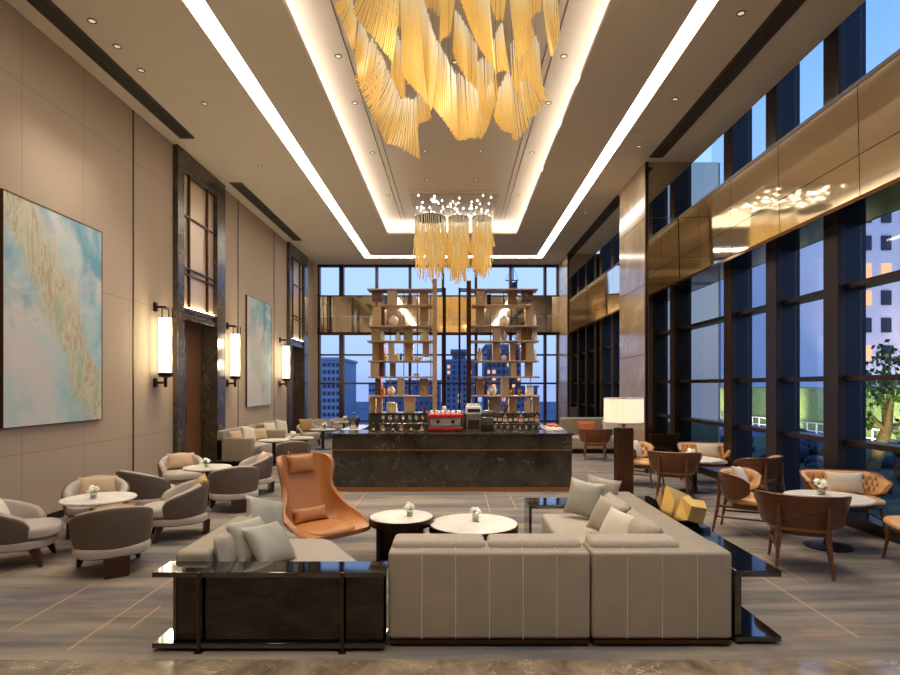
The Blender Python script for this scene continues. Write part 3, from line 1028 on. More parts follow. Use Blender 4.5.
# ------------------------------------------------------------------ grey tub chairs
def tub_proto(label):
    t = thing('tub_chair', label, 'chair', (0, 0, 0), 0, 'grey tub chairs of the left seating')
    def wall(ri, ro, zb, ztop, amax, inset):
        secs = []
        N = 36
        for i in range(N + 1):
            a = -amax + 2 * amax * i / N
            q = abs(a) / amax
            zt = ztop - (.19 * q ** 1.7)
            endr = 1.0 if q < .93 else 1.0 - (q - .93) / .07 * .35
            zt -= (1 - endr) * .12
            zm = zb + (zt - zb) * .5
            def pt(k, z):
                an = PI / 2 - a
                return (k * .375 * math.cos(an), k * .365 * math.sin(an), z)
            secs.append([pt(ro * .90, zb), pt(ro * .96, zb + (zt - zb) * .35), pt(ro * 1.0, zt - .03), pt((ro * .75 + ri * .25), zt - .004), pt((ro + ri) / 2, zt), pt(ri * .75 + ro * .25, zt - .006),
                         pt(ri, zt - .035), pt(ri * .96, zm), pt(ri * .93, zb)])
        return MB().loops(secs)
    wall(.955, 1.0, .265, .665, math.radians(119), 0).build('outer_shell', 'taupe', t, 60)
    wall(.72, .955, .29, .677, math.radians(122), 0).build('inner_back', 'tweed', t, 60)
    puck(MB(), .345, .345, .18, .275, 2.6, .025).build('seat_base', 'tweed', t, 50)
    puck(MB(), .315, .35, .275, .40, 2.8, .04, cy=-.045).build('seat_cushion', 'tweed', t, 50)
    for s in (-1, 1):
        MB().loops([[(s * .275 + dx * .018, -.27 + dy * .018, 0) for dx, dy in ((-1, -1), (1, -1), (1, 1), (-1, 1))],
                    [(s * .24 + dx * .055, -.20 + dy * .042, .19) for dx, dy in ((-1, -1), (1, -1), (1, 1), (-1, 1))]]).build('leg', 'darkwood', t, 30)
    MB().loops([[(dx * .105, .33 + dy * .03, 0) for dx, dy in ((-1, -1), (1, -1), (1, 1), (-1, 1))],
                [(dx * .115, .335 + dy * .035, .19) for dx, dy in ((-1, -1), (1, -1), (1, 1), (-1, 1))]]).build('rear_leg', 'darkwood', t, 30)
    return t
tubs = [
    (-4.46, 5.92, (.93, .37), 'grey tub chair at the left edge of the photo, seen from its side'),
    (-3.38, 5.72, (-.60, .80), 'grey tub chair turned with its taupe back to us beside the first left table'),
    (-4.42, 7.15, (.45, -.89), 'grey tub chair facing us against the wall behind the first left table'),
    (-3.34, 6.98, (-.88, -.48), 'grey tub chair facing left, on the right of the first left table'),
    (-4.33, 8.10, (.45, .9), 'grey tub chair with dark back to us, left of the second left table'),
    (-4.55, 9.65, (.5, -.86), 'grey tub chair facing us behind the second left table near the doorway'),
    (-3.24, 8.5, (-.56, .83), 'grey tub chair with its back to us, right front of the second left table'),
    (-3.42, 9.75, (-.85, -.52), 'grey tub chair facing left behind the orange wing chair'),
    (-3.42, 12.3, (-.35, .94), 'grey tub chair with rounded back just above the orange wing chair'),
    (-4.45, 17.6, (.6, -.8), 'grey tub chair far off by the wall below the third sconce'),
    (-4.6, 19.9, (.5, -.86), 'grey tub chair by the far left corner, left of its neighbour'),
    (-4.15, 20.5, (.1, -1), 'grey tub chair by the back window, right of its neighbour'),
]
proto = None
for x, y, d, lab in tubs:
    if proto is None:
        proto = tub_proto(lab)
        proto.scale = (.96, .96, .98)
        proto.location = (x, y, 0)
        proto.rotation_euler = (0, 0, face(*d))
    else:
        dup(proto, (x, y, 0), face(*d), lab)
def chair_pillow(label, mat, cx, cy, d, w=.40, h=.27, off=.12, tilt=26, roll=0, z=.41, grp='cushions on the tub chairs'):
    d = Vector(d).normalized()
    pillow(label, mat, w, h, .14, (cx - d.x * off, cy - d.y * off, z), d, tilt, roll, grp)
chair_pillow('tan cushion on the tub chair facing us behind the first left table', 'cush_tan', -4.42, 7.15, (.45, -.89), .44)
chair_pillow('golden cushion on the tub chair facing left at the first left table', 'cush_gold', -3.28, 6.98, (-.88, -.48), .36, .30, roll=8)
chair_pillow('tan cushion on the tub chair by the nearest doorway', 'cush_tan', -4.55, 9.65, (.5, -.86), .44, .28)
chair_pillow('tan cushion on the tub chair behind the orange wing chair', 'cush_tan', -3.42, 9.75, (-.85, -.52), .42, .30)
chair_pillow('golden cushion peeking over the tub chair that turns its back to us', 'cush_gold', -3.38, 5.72, (-.60, .80), .42, .29)
chair_pillow('pale cushion on the tub chair at the left edge of the photo', 'cush_cream', -4.46, 5.92, (.93, .37), .4, .28)
GTB = 'round tables of the left seating'
round_table('round pale table nearest on the left between grey tub chairs', -3.97, 6.47, .375, .555, GTB)
round_table('second round pale table on the left, in front of the nearest doorway', -3.82, 8.95, .35, .555, GTB)
round_table('round pale table in front of the long sofa, left of two', -4.15, 13.3, .34, .57, GTB)
round_table('round pale table in front of the long sofa, right of two', -3.72, 13.9, .34, .57, GTB)
round_table('round pale table near the far left corner', -3.78, 16.6, .36, .57, GTB)
round_table('small round table farthest off on the left against the back window', -3.75, 19.6, .36, .60, GTB)
flowers('glass of white flowers on the nearest left table', -4.0, 6.42, .555, 1.0, 1.0)
flowers('glass of white flowers on the second left table', -3.84, 8.95, .555, 3.0, .95)
flowers('tiny glass of flowers on the table near the far left corner', -3.74, 16.6, .57, 4.0, 1.3)
flowers('tiny glass of flowers on the farthest left table', -3.72, 19.6, .60, 5.0, 1.3)
flowers('tiny glass of flowers on the right one of the two sofa tables', -3.85, 13.8, .57, 2.0, 1.1)

# long sofas along the left wall
def wall_sofa(label, y0, y1, x0=-5.36, d=.85, mats=('sofa_leather', 'tweed')):
    t = thing('wall_sofa', label, 'sofa', (x0, y0, 0), 0, 'sofas along the left wall')
    L = y1 - y0
    MB().b2(0, .2, 0, L, .1, .80, bev=.05, seg=3).build('back', mats[0], t, 50)
    MB().b2(.0, d, 0, .14, .1, .64, bev=.05, seg=3).build('arm', mats[0], t, 50)
    MB().b2(.2, d, .14, L, .12, .42, bev=.05, seg=3).build('seat', mats[1], t, 50)
    MB().b2(.05, d - .06, .06, L - .05, 0, .12).build('plinth', 'darkbronze', t, 0)
wall_sofa('long grey sofa against the left wall beyond the nearest doorway', 12.95, 15.1)
wall_sofa('grey sofa against the left wall under the far end of the second painting', 15.35, 17.0)
GP = 'cushions on the left wall sofas'
pillow('tan cushion at the near end of the long wall sofa', 'cush_tan', .44, .36, .15, (-5.0, 13.4, .43), (.95, -.3), 20, 0, GP)
pillow('white cushion beside the tan one at the near end of the long wall sofa', 'cush_cream', .42, .40, .15, (-4.85, 13.75, .43), (.95, -.3), 22, 12, GP)
pillow('wide tan cushion midway along the long wall sofa', 'cush_tan', .6, .32, .15, (-4.95, 14.6, .43), (.8, -.6), 18, 0, GP)
pillow('white cushion at the near end of the second wall sofa', 'cush_cream', .42, .40, .15, (-4.95, 15.75, .43), (.9, -.45), 20, 0, GP)
pillow('white cushion farther along the second wall sofa', 'cush_cream', .42, .40, .15, (-4.85, 16.3, .43), (.9, -.45), 20, 12, GP)
pillow('olive cushion on the far tub chair below the third sconce', 'cush_gold', .44, .40, .15, (-4.50, 17.65, .42), (.6, -.8), 18, 0, GP)

# ------------------------------------------------------------------ orange wing chair
def wing_chair():
    t = thing('wing_chair', 'orange leather wing chair with headrest cushion beside the coffee tables', 'chair', (-1.41, 5.93, 0), face(.70, -.71))
    t.scale = (.87, .90, .92)
    # control grid: rows from the seat front up to the head, local forward is -Y; (half width, y centre, z centre, edge y, edge z, edge half width)
    rows = [
        (.30, -.44, .37, -.46, .40, .43),
        (.29, -.36, .385, -.34, .47, .46),
        (.27, -.12, .365, -.12, .545, .46),
        (.25, .10, .35, .04, .60, .43),
        (.24, .20, .45, .08, .66, .385),
        (.23, .27, .62, .13, .74, .335),
        (.22, .33, .80, .20, .84, .31),
        (.23, .38, .96, .19, .96, .33),
        (.24, .41, 1.08, .20, 1.08, .36),
        (.22, .43, 1.17, .27, 1.15, .33)]
    us = [-1, -.86, -.6, -.3, 0, .3, .6, .86, 1]
    mb = MB()
    grid = []
    for hw, yc, zc, ye, ze, we in rows:
        r = []
        for u in us:
            q = abs(u)
            if q <= .6:
                x = hw * u / .6
                y, z = yc, zc
            else:
                k = (q - .6) / .4
                k1 = math.sin(k * PI / 2)
                x = math.copysign(hw + (we - hw) * k1, u)
                k2 = 1 - math.cos(k * PI / 2)
                kk = .35 * k + .65 * k2
                y = yc + (ye - yc) * kk
                z = zc + (ze - zc) * kk
            r.append(mb.b.verts.new((x, y, z)))
        grid.append(r)
    mb.skin(grid, False, False)
    o = mb.build('shell', 'orange', t, 180)
    s = o.modifiers.new('sub', 'SUBSURF')
    s.levels = s.render_levels = 2
    s = o.modifiers.new('sol', 'SOLIDIFY')
    s.thickness = .055
    s.offset = 0
    s = o.modifiers.new('bev', 'BEVEL')
    s.width = .02
    s.segments = 3
    s.limit_method = 'ANGLE'
    s.angle_limit = math.radians(50)
    puck(MB(), .31, .30, .37, .44, 3.2, .035, cy=-.16).build('seat_cushion', 'orange', t, 50)
    p = pillow_mesh(.46, .17, .13).build('lumbar_cushion', 'orange', t, 70)
    p.location = (0, .10, .435)
    p.rotation_euler = (math.radians(-25), 0, 0)
    p = pillow_mesh(.36, .22, .12).build('head_cushion', 'orange', t, 70)
    p.location = (0, .325, .955)
    p.rotation_euler = (math.radians(-14), 0, 0)
    MB().tube([(-.13, .345, 1.08), (-.13, .385, 1.16), (-.13, .43, 1.20), (-.13, .475, 1.15)], .012).tube([(.13, .345, 1.08), (.13, .385, 1.16), (.13, .43, 1.20), (.13, .475, 1.15)], .012).build('head_strap', 'darkwood', t)
    MB().lathe([(0, .02), (.03, .02), (.03, .31), (.14, .33), (0, .34)], n=20).build('swivel_post', 'darkbronze', t)
    MB().lathe([(0, 0), (.29, 0), (.29, .012), (.04, .03), (0, .03)], n=40).build('foot_disc', 'darkbronze', t)
wing_chair()

# ------------------------------------------------------------------ walnut chairs with tufted tan leather
def wood_chair(name, label, cat, group, a, b, bench=False):
    t = thing(name, label, cat, (0, 0, 0), 0, group)
    pw = 4.0 if bench else 2.3
    amax = math.radians(96 if bench else 98)
    zc, hh = (.575, .15) if bench else (.60, .155)
    def plan(q, off):
        an = PI / 2 - q
        c, s = math.cos(an), math.sin(an)
        return ((a + off) * math.copysign(abs(c) ** (2 / pw), c), (b + off) * math.copysign(abs(s) ** (2 / pw), s))
    def shell(off0, off1, grow, name_, mat, tuft=False):
        N = 110 if tuft else 48
        BT = []
        if tuft:
            nb = 8 if bench else 6
            for row, bv in enumerate((.5, 0, -.5)):
                for k in range(nb + row % 2):
                    BT.append((-.82 + 1.64 * (k + (0 if row % 2 else .5)) / nb, bv))
        rings = []
        K = 18 if tuft else 6
        mb = MB()
        for i in range(N + 1):
            u = 2 * i / N - 1
            q = u * amax
            h = (hh + grow) * max(.12, (1 - abs(u) ** 7)) ** .5
            x0, y0 = plan(q, off0)
            x1, y1 = plan(q, off1)
            fl = .03
            x0, y0 = plan(q, off0 + fl)
            x1, y1 = plan(q, off1 + fl)
            xb0, yb0 = plan(q, off0 - fl)
            xb1, yb1 = plan(q, off1 - fl)
            sec = [(xb1, yb1, zc - h), (x1, y1, zc + h), ((x0 + x1) / 2, (y0 + y1) / 2, zc + h + .008)]
            for k in range(K + 1):
                v = 1 - 2 * k / K
                d = 0
                if tuft:
                    d = .016 * (1 - abs(v) ** 6) * (1 - abs(u) ** 10)
                    for bu, bv in BT:
                        rr = ((u - bu) * amax * a) ** 2 + ((v - bv) * h) ** 2
                        d -= .030 * math.exp(-rr / .0012)
                xx, yy = plan(q, off0 - d + fl * v)
                sec.append((xx, yy, zc + h * v * .98))
            sec.append(((xb0 + xb1) / 2, (yb0 + yb1) / 2, zc - h - .008))
            rings.append([mb.b.verts.new(p) for p in sec])
        mb.skin(rings)
        o = mb.build(name_, mat, t, 55)
        pb = None
        for bu, bv in BT:
            x, y = plan(bu * amax, off0 + .004 + .03 * bv)
            if pb is None:
                pb = MB().ball((0, 0, 0), .011, 8).build('button', 'walnut', o, 80)
                k = pb
            else:
                k = pb.copy()
                C.objects.link(k)
                k.parent = o
            k.location = (x, y, zc + (hh + grow) * bv * .98)
        return o
    shell(.0, .018, .0, 'back_shell', 'walnut')
    shell(-.045, -.001, -.012, 'back_upholstery', 'tan', True)
    puck(MB(), a - .06, b - .02, .385, .455, 3.2, .03, cy=-.05).build('seat_cushion', 'tan', t, 50)
    puck(MB(), a - .10, b - .06, .345, .385, 3.2, .012, cy=-.05).build('seat_frame', 'walnut', t, 50)
    xa = a * .45
    for s in (-1, 1):
        yb = plan(math.asin(min(1, .55)) * 0 + (.62 if not bench else .5), .03)[1]
        xb = xa
        # rear legs rise outside the back shell
        qq = math.asin(min(.99, xb / a)) if not bench else .6
        px, py = plan(qq * (1 if not bench else 1), .034)
        MB().tube([(s * (px + .03), py + .07, 0), (s * px, py + .01, .36), (s * px, py, .50), (s * px, py + .014, .66)], [.014, .022, .021, .014], 8).build('rear_leg', 'walnut', t, 60)
        fx, fy = s * (a - .14), -b + .07
        MB().tube([(fx + s * .04, fy - .05, 0), (fx, fy, .36)], [.014, .024], 8).build('front_leg', 'walnut', t, 60)
        MB().tube([(s * (px + .012), py + .04, .20), (fx + s * .018, fy - .02, .22)], .013, 8).build('side_stretcher', 'walnut', t, 60)
        MB().tube([(s * (px + .005), py + .02, .33), (fx, fy, .345)], .018, 8).build('side_rail', 'walnut', t, 60)
    return t
GW = 'walnut tub chairs of the window seating'
wc = [
    (3.46, 5.80, (.45, .89), 'walnut chair with its curved wooden back to us beside the nearest right table'),
    (3.62, 7.10, (.80, -.60), 'walnut chair with tufted tan back facing right, left of the nearest right table'),
    (4.68, 5.72, (-.95, .3), 'walnut chair cut off at the right edge of the photo'),
    (3.55, 9.40, (.42, .91), 'walnut chair with its wooden back to us in front of the second right table'),
    (3.42, 10.6, (.75, -.66), 'walnut chair with tufted back just right of the bronze lamp stand'),
    (4.50, 8.75, (-.5, .86), 'dark backed walnut chair by the window between the two right tables'),
    (3.45, 14.3, (.25, .97), 'small looking walnut chair seen between the bar and the lamp'),
]
proto = None
for x, y, d, lab in wc:
    if proto is None:
        proto = wood_chair('wood_chair', lab, 'chair', GW, .375, .315)
        proto.location = (x, y, 0)
        proto.rotation_euler = (0, 0, face(*d))
    else:
        dup(proto, (x, y, 0), face(*d), lab)
lv = wood_chair('loveseat', 'tufted tan leather loveseat behind the nearest right table', 'sofa', 'tufted tan loveseats by the windows', .425, .29, True)
lv.location = (4.80, 7.12, 0)
lv.rotation_euler = (0, 0, face(-.25, -.97))
dup(lv, (4.62, 10.72, 0), face(-.25, -.97), 'tufted tan leather loveseat behind the second right table')
GK = 'cushions on the window seating'
chair_pillow('beige cushion on the loveseat of the nearest right table', 'cush_cream', 4.84, 7.12, (-.25, -.97), .42, .27, .10, 16, 0, .46, GK)
chair_pillow('beige cushion on the loveseat of the second right table', 'cush_cream', 4.70, 10.72, (-.25, -.97), .42, .27, .10, 16, 0, .46, GK)
chair_pillow('pale cushion in the walnut chair left of the nearest right table', 'cush_cream', 3.59, 6.99, (.8, -.6), .34, .36, .08, 20, 8, .46, GK)
chair_pillow('pale cushion in the walnut chair right of the bronze lamp stand', 'cush_cream', 3.39, 10.5, (.75, -.66), .34, .36, .08, 20, 8, .46, GK)
GRT = 'round tables of the window seating'
round_table('round white marble table nearest on the right by the windows', 4.18, 6.50, .44, .56, GRT)
round_table('second round white marble table on the right by the windows', 4.10, 9.92, .44, .56, GRT)
flowers('glass of white roses on the nearest right table', 4.18, 6.62, .56, 1.4, 1.25)
flowers('glass of greenery on the second right table', 4.03, 9.9, .56, .2, 1.2)

# far right sofa
t = thing('banquette', 'pale beige sofa far right behind the bar corner', 'sofa', (2.95, 15.4, 0))
MB().b2(0, 2.6, .75, 1.0, .1, .92, bev=.05, seg=3).build('back', 'sofa_leather', t, 50)
MB().b2(0, 2.6, 0, .75, .12, .44, bev=.05, seg=3).build('seat', 'sofa_fabric', t, 50)
MB().b2(-.14, 0, 0, 1.0, .1, .66, bev=.04, seg=3).build('arm', 'sofa_leather', t, 50)
MB().b2(.05, 2.5, .08, .9, 0, .12).build('plinth', 'darkbronze', t, 0)
pillow('orange cushion on the pale sofa behind the bar corner', 'cush_orange', .52, .40, .16, (3.62, 15.9, .45), (0, -1), 14, 0, GK)
pillow('pale cushion on the right of the orange one on the far sofa', 'cush_cream', .52, .42, .16, (4.3, 15.9, .45), (0, -1), 14, 0, GK)

# ------------------------------------------------------------------ floor lamp
t = thing('floor_lamp', 'floor lamp with pleated white drum shade on a square bronze stand', 'lamp', (2.05, 7.05, 0))
MB().b2(-.105, .105, -.06, .06, .012, 1.29).build('stand', 'lamp_stand', t, 0, bevel=.006)
MB().b2(-.13, .13, -.10, .10, 0, .014).build('base_plate', 'darkbronze', t, 0)
MB().tube([(0, 0, 1.29), (0, 0, 1.38)], .012).ball((0, 0, 1.325), .026).build('neck', 'gold', t)
mb = MB()
secs = []
n = 120
for z, k in ((1.355, .228), (1.37, .232), (1.65, .228), (1.655, .224)):
    secs.append([((k + .004 * (i % 2)) * math.cos(2 * PI * i / n), (k + .004 * (i % 2)) * math.sin(2 * PI * i / n), z) for i in range(n)])
mb.loops(secs, cap=False)
o = mb.build('lamp_shade', 'shade', t, 20)
for z in (1.36, 1.65):
    MB().lathe([(.230, z - .006), (.236, z - .006), (.236, z + .006), (.230, z + .006), (.230, z - .006)], n=60).build('shade_ring', 'white_china', t)
MB().ball((0, 0, 1.66), .014).tube([(0, 0, 1.38), (0, 0, 1.65)], .006).build('finial', 'gold', t)
MB().tube([(-.22, 0, 1.645), (.22, 0, 1.645)], .004).build('shade_spider', 'gold', t)
L = bpy.data.lights.new('lamp_glow', 'POINT')
L.energy = 8
L.color = (1, .8, .55)
L.shadow_soft_size = .07
o = bpy.data.objects.new('lamp_glow', L)
C.objects.link(o)
o.location = (2.05, 7.05, 1.52)
# ------------------------------------------------------------------ bar
t = thing('bar_counter', 'dark brown veined marble bar counter in the middle of the lounge', 'bar', (0, 0, 0))
MB().b2(-2.09, 1.99, 9.86, 10.62, .72, .965).build('upper_front', 'bar_marble', t, 0, bevel=.006)
MB().b2(-2.092, 1.992, 9.855, 10.5, .70, .72).build('bronze_line', 'bronze_line', t, 0)
MB().b2(-2.09, 1.99, 9.87, 10.5, .08, .705).build('lower_front', 'bar_marble', t, 0, bevel=.006)
MB().b2(-2.06, 1.96, 9.90, 10.5, 0, .08).build('bronze_plinth', 'bronze_line', t, 0)
MB().b2(-2.12, 2.02, 9.83, 10.64, .965, 1.0).build('worktop', 'bar_marble', t, 0, bevel=.006)
for s, x0, x1 in ((0, -2.09, -1.75), (1, 1.70, 1.99)):
    MB().b2(x0, x1, 10.64, 12.0, 0, .97).build('return_counter', 'bar_marble', t, 0, bevel=.006)
    MB().b2(x0 - .02, x1 + .02, 10.64, 12.0, .97, 1.0).build('return_worktop', 'table_marble', t, 0, bevel=.006)
t = thing('back_counter', 'dark marble back counter under the two shelf towers', 'counter', (0, 0, 0))
MB().b2(-1.72, 1.68, 11.5, 12.25, 0, 1.24).build('body', 'bar_marble', t, 0, bevel=.006)
MB().b2(-1.73, 1.69, 11.48, 12.27, 1.24, 1.265).build('top', 'bar_marble', t, 0, bevel=.005)

Y0 = 11.66
def sx(px):
    return (px - VX) * Y0 / FPX
def sz(py):
    return CH - (py - VY) * Y0 / FPX
def tower(label, boards, panels, poles, dark, bars):
    t = thing('shelf_tower', label, 'shelf', (0, 0, 0), 0, 'open shelf towers behind the bar')
    for x0, x1, y in boards:
        MB().b2(sx(x0), sx(x1), Y0, Y0 + .46, sz(y) - .018, sz(y) + .012).build('shelf_board', 'shelfwood', t, 0, bevel=.004)
    for i, (x0, x1, a, b) in enumerate(panels):
        zb = 1.265 if b >= 413 else sz(b) + .012
        y = Y0 + .02 + .13 * (i % 3)
        MB().b2(sx(x0 - .8), sx(x1 + .8), y, y + .14, zb, sz(a) - .028 if a > 290 else sz(a) - .02).build('upright_panel', 'shelfwood', t, 0, bevel=.004)
    for x0, x1, a, mat in poles:
        MB().b2(sx(x0), sx(x1), Y0 - .05, Y0 + .02, 1.265, sz(a)).build('pole', mat, t, 0, bevel=.006)
    for x0, x1, a, b in dark:
        MB().b2(sx(x0), sx(x1), Y0 + .12, Y0 + .44, sz(b) + .012, sz(a) - .03).build('cubby_box', 'walnut', t, 0, bevel=.004)
    for x0, x1, y in bars:
        MB().b2(sx(x0), sx(x1), Y0 - .03, Y0 + .0, sz(y) - .02, sz(y) + .01).build('tie_bar', 'darkbronze', t, 0)
    # thin metal rods through the shelves
    xs = sorted({b[0] for b in boards} | {b[1] for b in boards})
    for k in range(5):
        x = sx(xs[0]) + (sx(xs[-1]) - sx(xs[0])) * (k + .5) / 5
        MB().tube([(x, Y0 + .42, 1.265), (x, Y0 + .42, sz(286))], .009, 6).build('metal_rod', 'darkbronze', t)
tower('open shelf tower left of the coffee machine with pale posts',
      [(367, 437, 289), (381, 434, 305), (367, 434, 326), (367, 434, 341), (368, 434, 361), (368, 434, 377), (368, 434, 396)],
      [(388, 396, 289, 305), (420, 427, 289, 305), (420, 427, 305, 320), (373, 380, 305, 326), (371, 378, 326, 341), (371, 378, 341, 361), (371, 378, 361, 377), (404, 411, 326, 341), (404, 411, 341, 361),
       (389, 393, 341, 361), (423, 428, 341, 357), (389, 393, 361, 377), (398, 403, 377, 396), (420, 427, 377, 396), (368, 373, 396, 413), (405, 414, 396, 413), (376, 380, 396, 413)],
      [(432.5, 437, 279, 'shelfwood'), (443, 446, 288, 'darkbronze')],
      [(376, 380, 377, 396), (371, 381, 289, 300), (380, 384, 305, 326), (378, 383, 341, 377)], [(436, 446, 289), (436, 446, 291)])
tower('open shelf tower right of the coffee machine with brown post',
      [(471, 538, 289), (472, 531, 305), (471, 540, 326), (471, 539, 341), (471, 539, 361), (471, 540, 377), (471, 540, 396)],
      [(477, 484, 289, 305), (477, 484, 305, 326), (510, 517, 289, 305), (494, 500, 326, 341), (494, 500, 341, 361), (512, 516, 341, 361), (512, 516, 361, 377), (527, 533, 305, 326), (527, 533, 326, 341), (527, 533, 341, 361),
       (527, 533, 361, 377), (478, 484, 377, 396), (502, 508, 377, 396), (490, 500, 396, 413), (511, 517, 396, 413), (526, 530, 396, 413), (535, 540, 396, 413)],
      [(466.5, 471, 281, 'bronze'), (458.5, 460.5, 288, 'darkbronze')],
      [(523, 534, 289, 300), (522, 527, 326, 361)], [(459, 470, 289), (459, 470, 291)])
for x0, x1 in ((368, 434), (472, 539)):
    for y in (306, 343, 378, 398):
        L = bpy.data.lights.new('shelf_glow', 'AREA')
        L.shape = 'RECTANGLE'
        L.size, L.size_y = 1.1, .04
        L.energy = 6
        L.color = (1, .78, .5)
        o = bpy.data.objects.new('shelf_glow', L)
        C.objects.link(o)
        o.location = ((sx(x0) + sx(x1)) / 2, Y0 + .36, sz(y) - .035)

VASE = {
    'round': [(.0, 0), (.4, 0), (.85, .25), (1, .5), (.85, .75), (.4, .95), (.36, 1), (.3, .96), (0, .9)],
    'tall': [(0, 0), (.8, 0), (1, .3), (.9, .6), (.45, .8), (.45, 1), (.36, 1), (.3, .8), (0, .78)],
    'jar': [(0, 0), (.95, 0), (1, .05), (1, .78), (.6, .86), (.62, 1), (0, 1)],
    'bowl': [(0, 0), (.45, 0), (.8, .4), (1, 1), (.94, 1), (.72, .45), (0, .15)]}
def ornament(kind, label, px, bz, w, h, mat, cat='vase', y=None):
    y = Y0 + .2 if y is None else y
    r, hh = w * Y0 / FPX / 2, h * Y0 / FPX
    z = (1.265 if bz >= 413 else sz(bz) + .012)
    o = MB().lathe([(a * r, b * hh) for a, b in VASE[kind]], n=20).build({'bowl': 'bowl', 'jar': 'jar'}.get(kind, 'vase'), mat, loc=(sx(px), y, z), smooth=50)
    tag(o, label, {'bowl': 'bowl', 'jar': 'jar'}.get(kind, cat), 'ornaments on the shelf towers')
LT, RT = 'left shelf tower', 'right shelf tower'
for a in [
    ('round', f'big round white vase high on the {LT}', 392, 326, 11, 11, 'white_china'),
    ('jar', f'white jar at the left end of the {LT} fourth shelf', 381, 341, 5, 10, 'white_china'),
    ('tall', f'white vase in the middle of the {LT} fourth shelf', 397, 341, 6, 9, 'white_china'),
    ('jar', f'cream lidded jar at the right end of the {LT} fourth shelf', 424, 341, 9, 10, 'cream_china'),
    ('tall', f'slim pale vase at the top left of the {LT}', 370, 326, 4, 11, 'cream_china'),
    ('jar', f'small cream jar on the left of the {LT} middle shelf', 384, 361, 5, 7, 'cream_china'),
    ('jar', f'glassy cylinder on the {LT} middle shelf', 396, 361, 5, 8, 'cream_china'),
    ('bowl', f'wide white bowl on the {LT} middle shelf', 417, 361, 10, 4, 'white_china'),
    ('bowl', f'small cream bowl on the right of the {LT} lower shelf', 416, 377, 6, 3, 'cream_china'),
    ('round', f'round white vase low on the {LT}', 390, 396, 9, 9, 'white_china'),
    ('tall', f'slim dark bottle vase near the {LT} middle shelf', 400, 361, 2.2, 8, 'bottle_dark'),
    ('bowl', f'brown bowl at the bottom right of the {LT}', 424, 413, 6, 5, 'bottle_amber'),
    ('round', f'big round white vase high on the {RT}', 505, 326, 11, 11, 'white_china'),
    ('round', f'round white vase on the fourth shelf of the {RT}, left of two', 505, 341, 7, 10, 'white_china'),
    ('jar', f'white jar on the fourth shelf of the {RT}', 520, 341, 5.5, 11, 'white_china'),
    ('tall', f'slim white vase at the upper right end of the {RT}', 536, 326, 4, 12, 'white_china'),
    ('jar', f'pale jar at the right end of the {RT} fourth shelf', 536, 341, 5, 11, 'cream_china'),
    ('tall', f'glowing cream vase on the left of the {RT} middle shelf', 480, 361, 6, 13, 'cream_china'),
    ('round', f'small round white vase in the {RT} middle shelf', 505, 361, 6, 6, 'white_china'),
    ('tall', f'slim white vase at the right end of the {RT} middle shelf', 536, 361, 4, 11, 'white_china'),
    ('round', f'white ball vase low on the {RT}', 493, 396, 9, 9.5, 'white_china'),
    ('round', f'orange vase low on the {RT}, left of two', 513, 396, 5, 6, 'bottle_amber'),
    ('round', f'orange vase low on the {RT}, right of two', 521, 396, 5, 6, 'bottle_amber'),
    ('round', f'small amber vase on the bottom of the {RT}', 506, 413, 5, 7, 'bottle_amber'),
    ('tall', f'slim white candle vase on the bottom right of the {RT}', 532, 413, 3, 12, 'white_china'),
]:
    ornament(*a)
def block(label, px, bz, w, h, mat, name='book', cat='book', d=.2):
    x, z = sx(px), (1.265 if bz >= 413 else sz(bz) + .012)
    W, H = w * Y0 / FPX, h * Y0 / FPX
    t = thing(name, label, cat, (x, Y0 + .22, z), 0, 'books and boxes on the shelf towers')
    MB().b2(-W / 2, W / 2, -d / 2, d / 2, 0, H).build('cover', mat, t, 0, bevel=.004)
    MB().b2(-W / 2 + .006, W / 2 - .006, -d / 2 + .012, d / 2 + .003, .004, H + .002).build('pages', 'paper', t, 0)
block(f'teal book standing at the top of the {LT}', 384, 305, 3.5, 10, 'facade_blue')
block(f'red brown book standing at the top of the {LT}', 409, 305, 4, 10, 'walnut')
block(f'white book standing at the top of the {LT}', 414, 305, 3, 11, 'white_china')
block(f'dark book standing at the top of the {RT}', 489, 305, 3, 11, 'bottle_dark')
block(f'white book standing at the top of the {RT}', 486, 305, 2.5, 12, 'white_china')
block(f'orange box low on the left end of the {LT}', 381, 396, 5, 7, 'cush_orange', 'box', 'box')
block(f'white box low at the right end of the {RT}', 531, 396, 7, 10, 'white_china', 'box', 'box')
for k, (px, w, h) in enumerate(((387, 2.4, 10), (389.6, 2.2, 9.5), (392, 2.4, 10), (394.6, 2.2, 9.3))):
    block('cream book in the row at the bottom of the left shelf tower', px, 413, w, h, 'cream_china')

